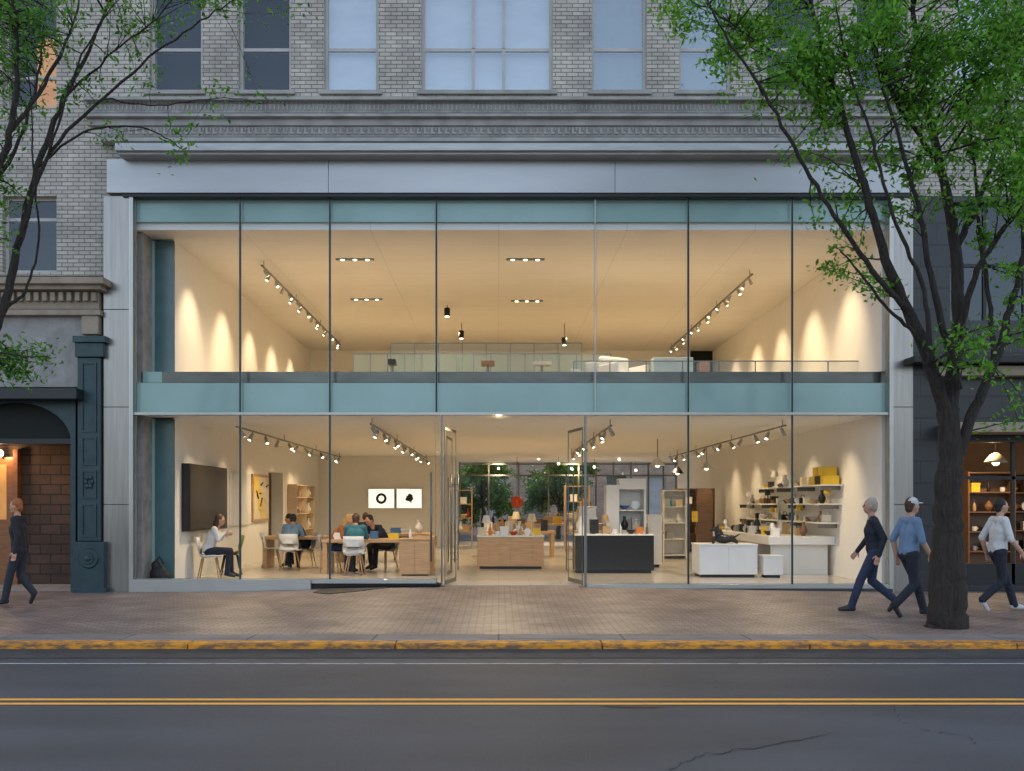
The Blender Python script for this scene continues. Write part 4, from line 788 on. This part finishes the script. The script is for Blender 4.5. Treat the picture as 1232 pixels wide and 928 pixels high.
def walkpose(a=1,ar=1):
    return dict(pel=(0,0,.95),ch=(.03,0,1.24),nk=(.035,0,1.46),hd=(.06,0,1.61),hipL=(0,.085,.92),hipR=(0,-.085,.92),knL=(.20*a,.09,.52),anL=(.33*a,.09,.12),toL=(.47*a+.02,.1,.07),knR=(.03,-.09,.49),anR=(-.30*a,-.09,.21),toR=(-.22*a,-.1,.06),
      shL=(.02,.175,1.40),shR=(.02,-.175,1.40),elL=(-.12*ar,.235,1.13),wrL=(-.04*ar,.25,.89),elR=(.08*ar,-.235,1.12),wrR=(.24*ar,-.22,.93))
def sitpose(lean=.1,reach=.36,hz=.80,seat=.46):
    s=seat+.10; return dict(pel=(-.03,0,s+.02),ch=(-.03+lean,0,s+.31),nk=(-.03+lean*1.7,0,s+.52-lean*.15),hd=(.01+lean*2.0,0,s+.66-lean*.3),hipL=(0,.085,s-.005),hipR=(0,-.085,s-.005),knL=(.40,.10,s),anL=(.42,.10,.12),toL=(.56,.10,.05),knR=(.41,-.10,s),anR=(.36,-.10,.12),toR=(.50,-.1,.05),
      shL=(-.04+lean*1.5,.165,s+.46-lean*.12),shR=(-.04+lean*1.5,-.165,s+.46-lean*.12),elL=(.10+lean,.23,s+.24),wrL=(reach,.13,hz),elR=(.10+lean,-.23,s+.24),wrR=(reach,-.13,hz),hdL=(1,-.2,-.1),hdR=(1,.2,-.1))
sk=M('skin_tone',(.50,.29,.20),.55,var=.05); sk2=M('skin_tone_ruddy',(.55,.28,.17),.55,var=.05)
h_br=M('brown_hair',(.07,.035,.018),.6); h_bk=M('dark_hair',(.015,.012,.01),.6); h_gi=M('ginger_hair',(.36,.11,.03),.6); h_bl=M('blond_hair',(.42,.26,.10),.6); h_gr=M('grey_blond_hair',(.40,.34,.28),.6)
cl_n=M('navy_cloth',(.018,.022,.036),.85,bump=.5,bscale=14,bdist=.05,var=.3); cl_j=M('denim',(.028,.04,.08),.85,bump=.5,bscale=14,bdist=.05,var=.3); cl_lb=M('light_blue_cloth',(.16,.25,.38),.85,bump=.5,bscale=14,bdist=.05); cl_w=M('white_cloth',(.64,.64,.64),.85,bump=.5,bscale=14,bdist=.05); cl_k=M('charcoal_cloth',(.022,.022,.026),.85,bump=.4,bscale=14,bdist=.05); cl_t=M('teal_cloth',(.03,.14,.19),.85); cl_rb=M('rust_cloth',(.3,.10,.04),.85); cl_sh=M('dark_shoe',(.02,.02,.022),.5); cl_ws=M('pale_shoe',(.5,.5,.5),.6)
def spot(px,py_feet): d=1.62*F/(py_feet-606); v=P(px,py_feet,d); v.z=sz(v.x,v.y)-.025; return v
person('person with ginger beard and dark jacket walking left beside the iron column',spot(24,727),math.radians(185),walkpose(.6,.5),cl_k,M('dark_jeans',(.025,.03,.04),.8),sk2,cl_sh,h_gi,'beard',pitch=.15)
def cap_white(t,H):
    blob('cap',[(H(-.01,0,.05),(.098,.088,.085)),(H(.1,0,.045),(.07,.065,.012))],cl_w,.009,t,2)
person('person in navy top and jeans striding in front of the right pilaster',spot(1052,737),math.radians(165),walkpose(1.0,.9),cl_n,cl_j,sk,cl_sh,h_gr,'short')
person('person in light blue shirt and white cap walking beside the right tree',spot(1093,742),math.radians(10),walkpose(.9,.8),cl_lb,cl_n,sk,cl_sh,h_br,'short',sleeve=False,extra=cap_white)
person('person in white top and dark trousers walking right of the tree trunk',spot(1200,735),math.radians(0),walkpose(.9,1),cl_w,cl_n,sk,cl_ws,h_bk,'short',sleeve=False)
def seated(label,px,y,rz,*a,lean=.12,**k):
    return person(label,((px-600)*(D+y)/F,y,FL),rz,sitpose(lean,**{q:k.pop(q) for q in('reach','hz') if q in k}),*a,vox=.012,**k)
seated('woman with long brown hair in white top seated beside the dark wall screen',252,1.9,math.radians(10),cl_w,cl_n,sk,cl_sh,h_br,'long',lean=.1,reach=.30,hz=.92,pitch=.2)
seated('person in pale blue shirt seated with back turned at the left table',349,4.3,PI/2,cl_lb,cl_n,sk,cl_sh,h_bk,'short',lean=.18)
seated('person in dark blue top seated at the right end of the left table',368,5.5,PI,cl_n,cl_n,sk,cl_sh,h_bk,'short',lean=.2,pitch=.3)
seated('person with blond hair and rust top seated at the left end of the front table',398,3.55,0,cl_rb,cl_j,sk,cl_sh,h_bl,'long',lean=.2,pitch=.4)
seated('person in teal jacket seated with back turned at the front table',427,2.72,PI/2,cl_t,cl_n,sk,cl_sh,h_br,'short',lean=.08,girth=1.2)
seated('person in navy top with dark hair hunched behind the front table',464,4.6,math.radians(-130),cl_n,cl_k,sk,cl_sh,h_bk,'short',lean=.25,pitch=.5)
seated('person in charcoal top seated at the rear communal table',438,6.8,PI/2,cl_k,cl_j,sk,cl_sh,h_br,'short',lean=.15)
# ---------------------------------------------------------------- light, sky, camera
SE=32
W=bpy.data.worlds.new('World'); bpy.context.scene.world=W; W.use_nodes=True; N=W.node_tree.nodes; sky=N.new('ShaderNodeTexSky'); sky.sky_type='NISHITA'; sky.sun_disc=False; sky.sun_elevation=math.radians(SE); sky.sun_rotation=0; sky.ozone_density=.6; sky.dust_density=4
hs=N.new('ShaderNodeHueSaturation'); hs.inputs['Saturation'].default_value=.68; W.node_tree.links.new(sky.outputs[0],hs.inputs['Color'])
W.node_tree.links.new(hs.outputs[0],N['Background'].inputs[0]); N['Background'].inputs[1].default_value=.45
sl=bpy.data.lights.new('sun','SUN'); sl.energy=.5; sl.angle=math.radians(10); sl.color=(1,.93,.85); so=bpy.data.objects.new('sun',sl); C.objects.link(so); so.rotation_euler=(math.radians(-(90-SE)),0,0)
cd=bpy.data.cameras.new('camera'); co=bpy.data.objects.new('camera',cd); C.objects.link(co); co.location=(0,-D,CH); co.rotation_euler=(PI/2,0,0)
cd.sensor_width=36; cd.lens=36*F/1232; cd.shift_x=(616-600)/1232; cd.shift_y=(606-464)/1232; cd.clip_end=600; bpy.context.scene.camera=co
sc=bpy.context.scene; sc.view_settings.view_transform='Standard'; sc.view_settings.look='None'; sc.view_settings.exposure=0
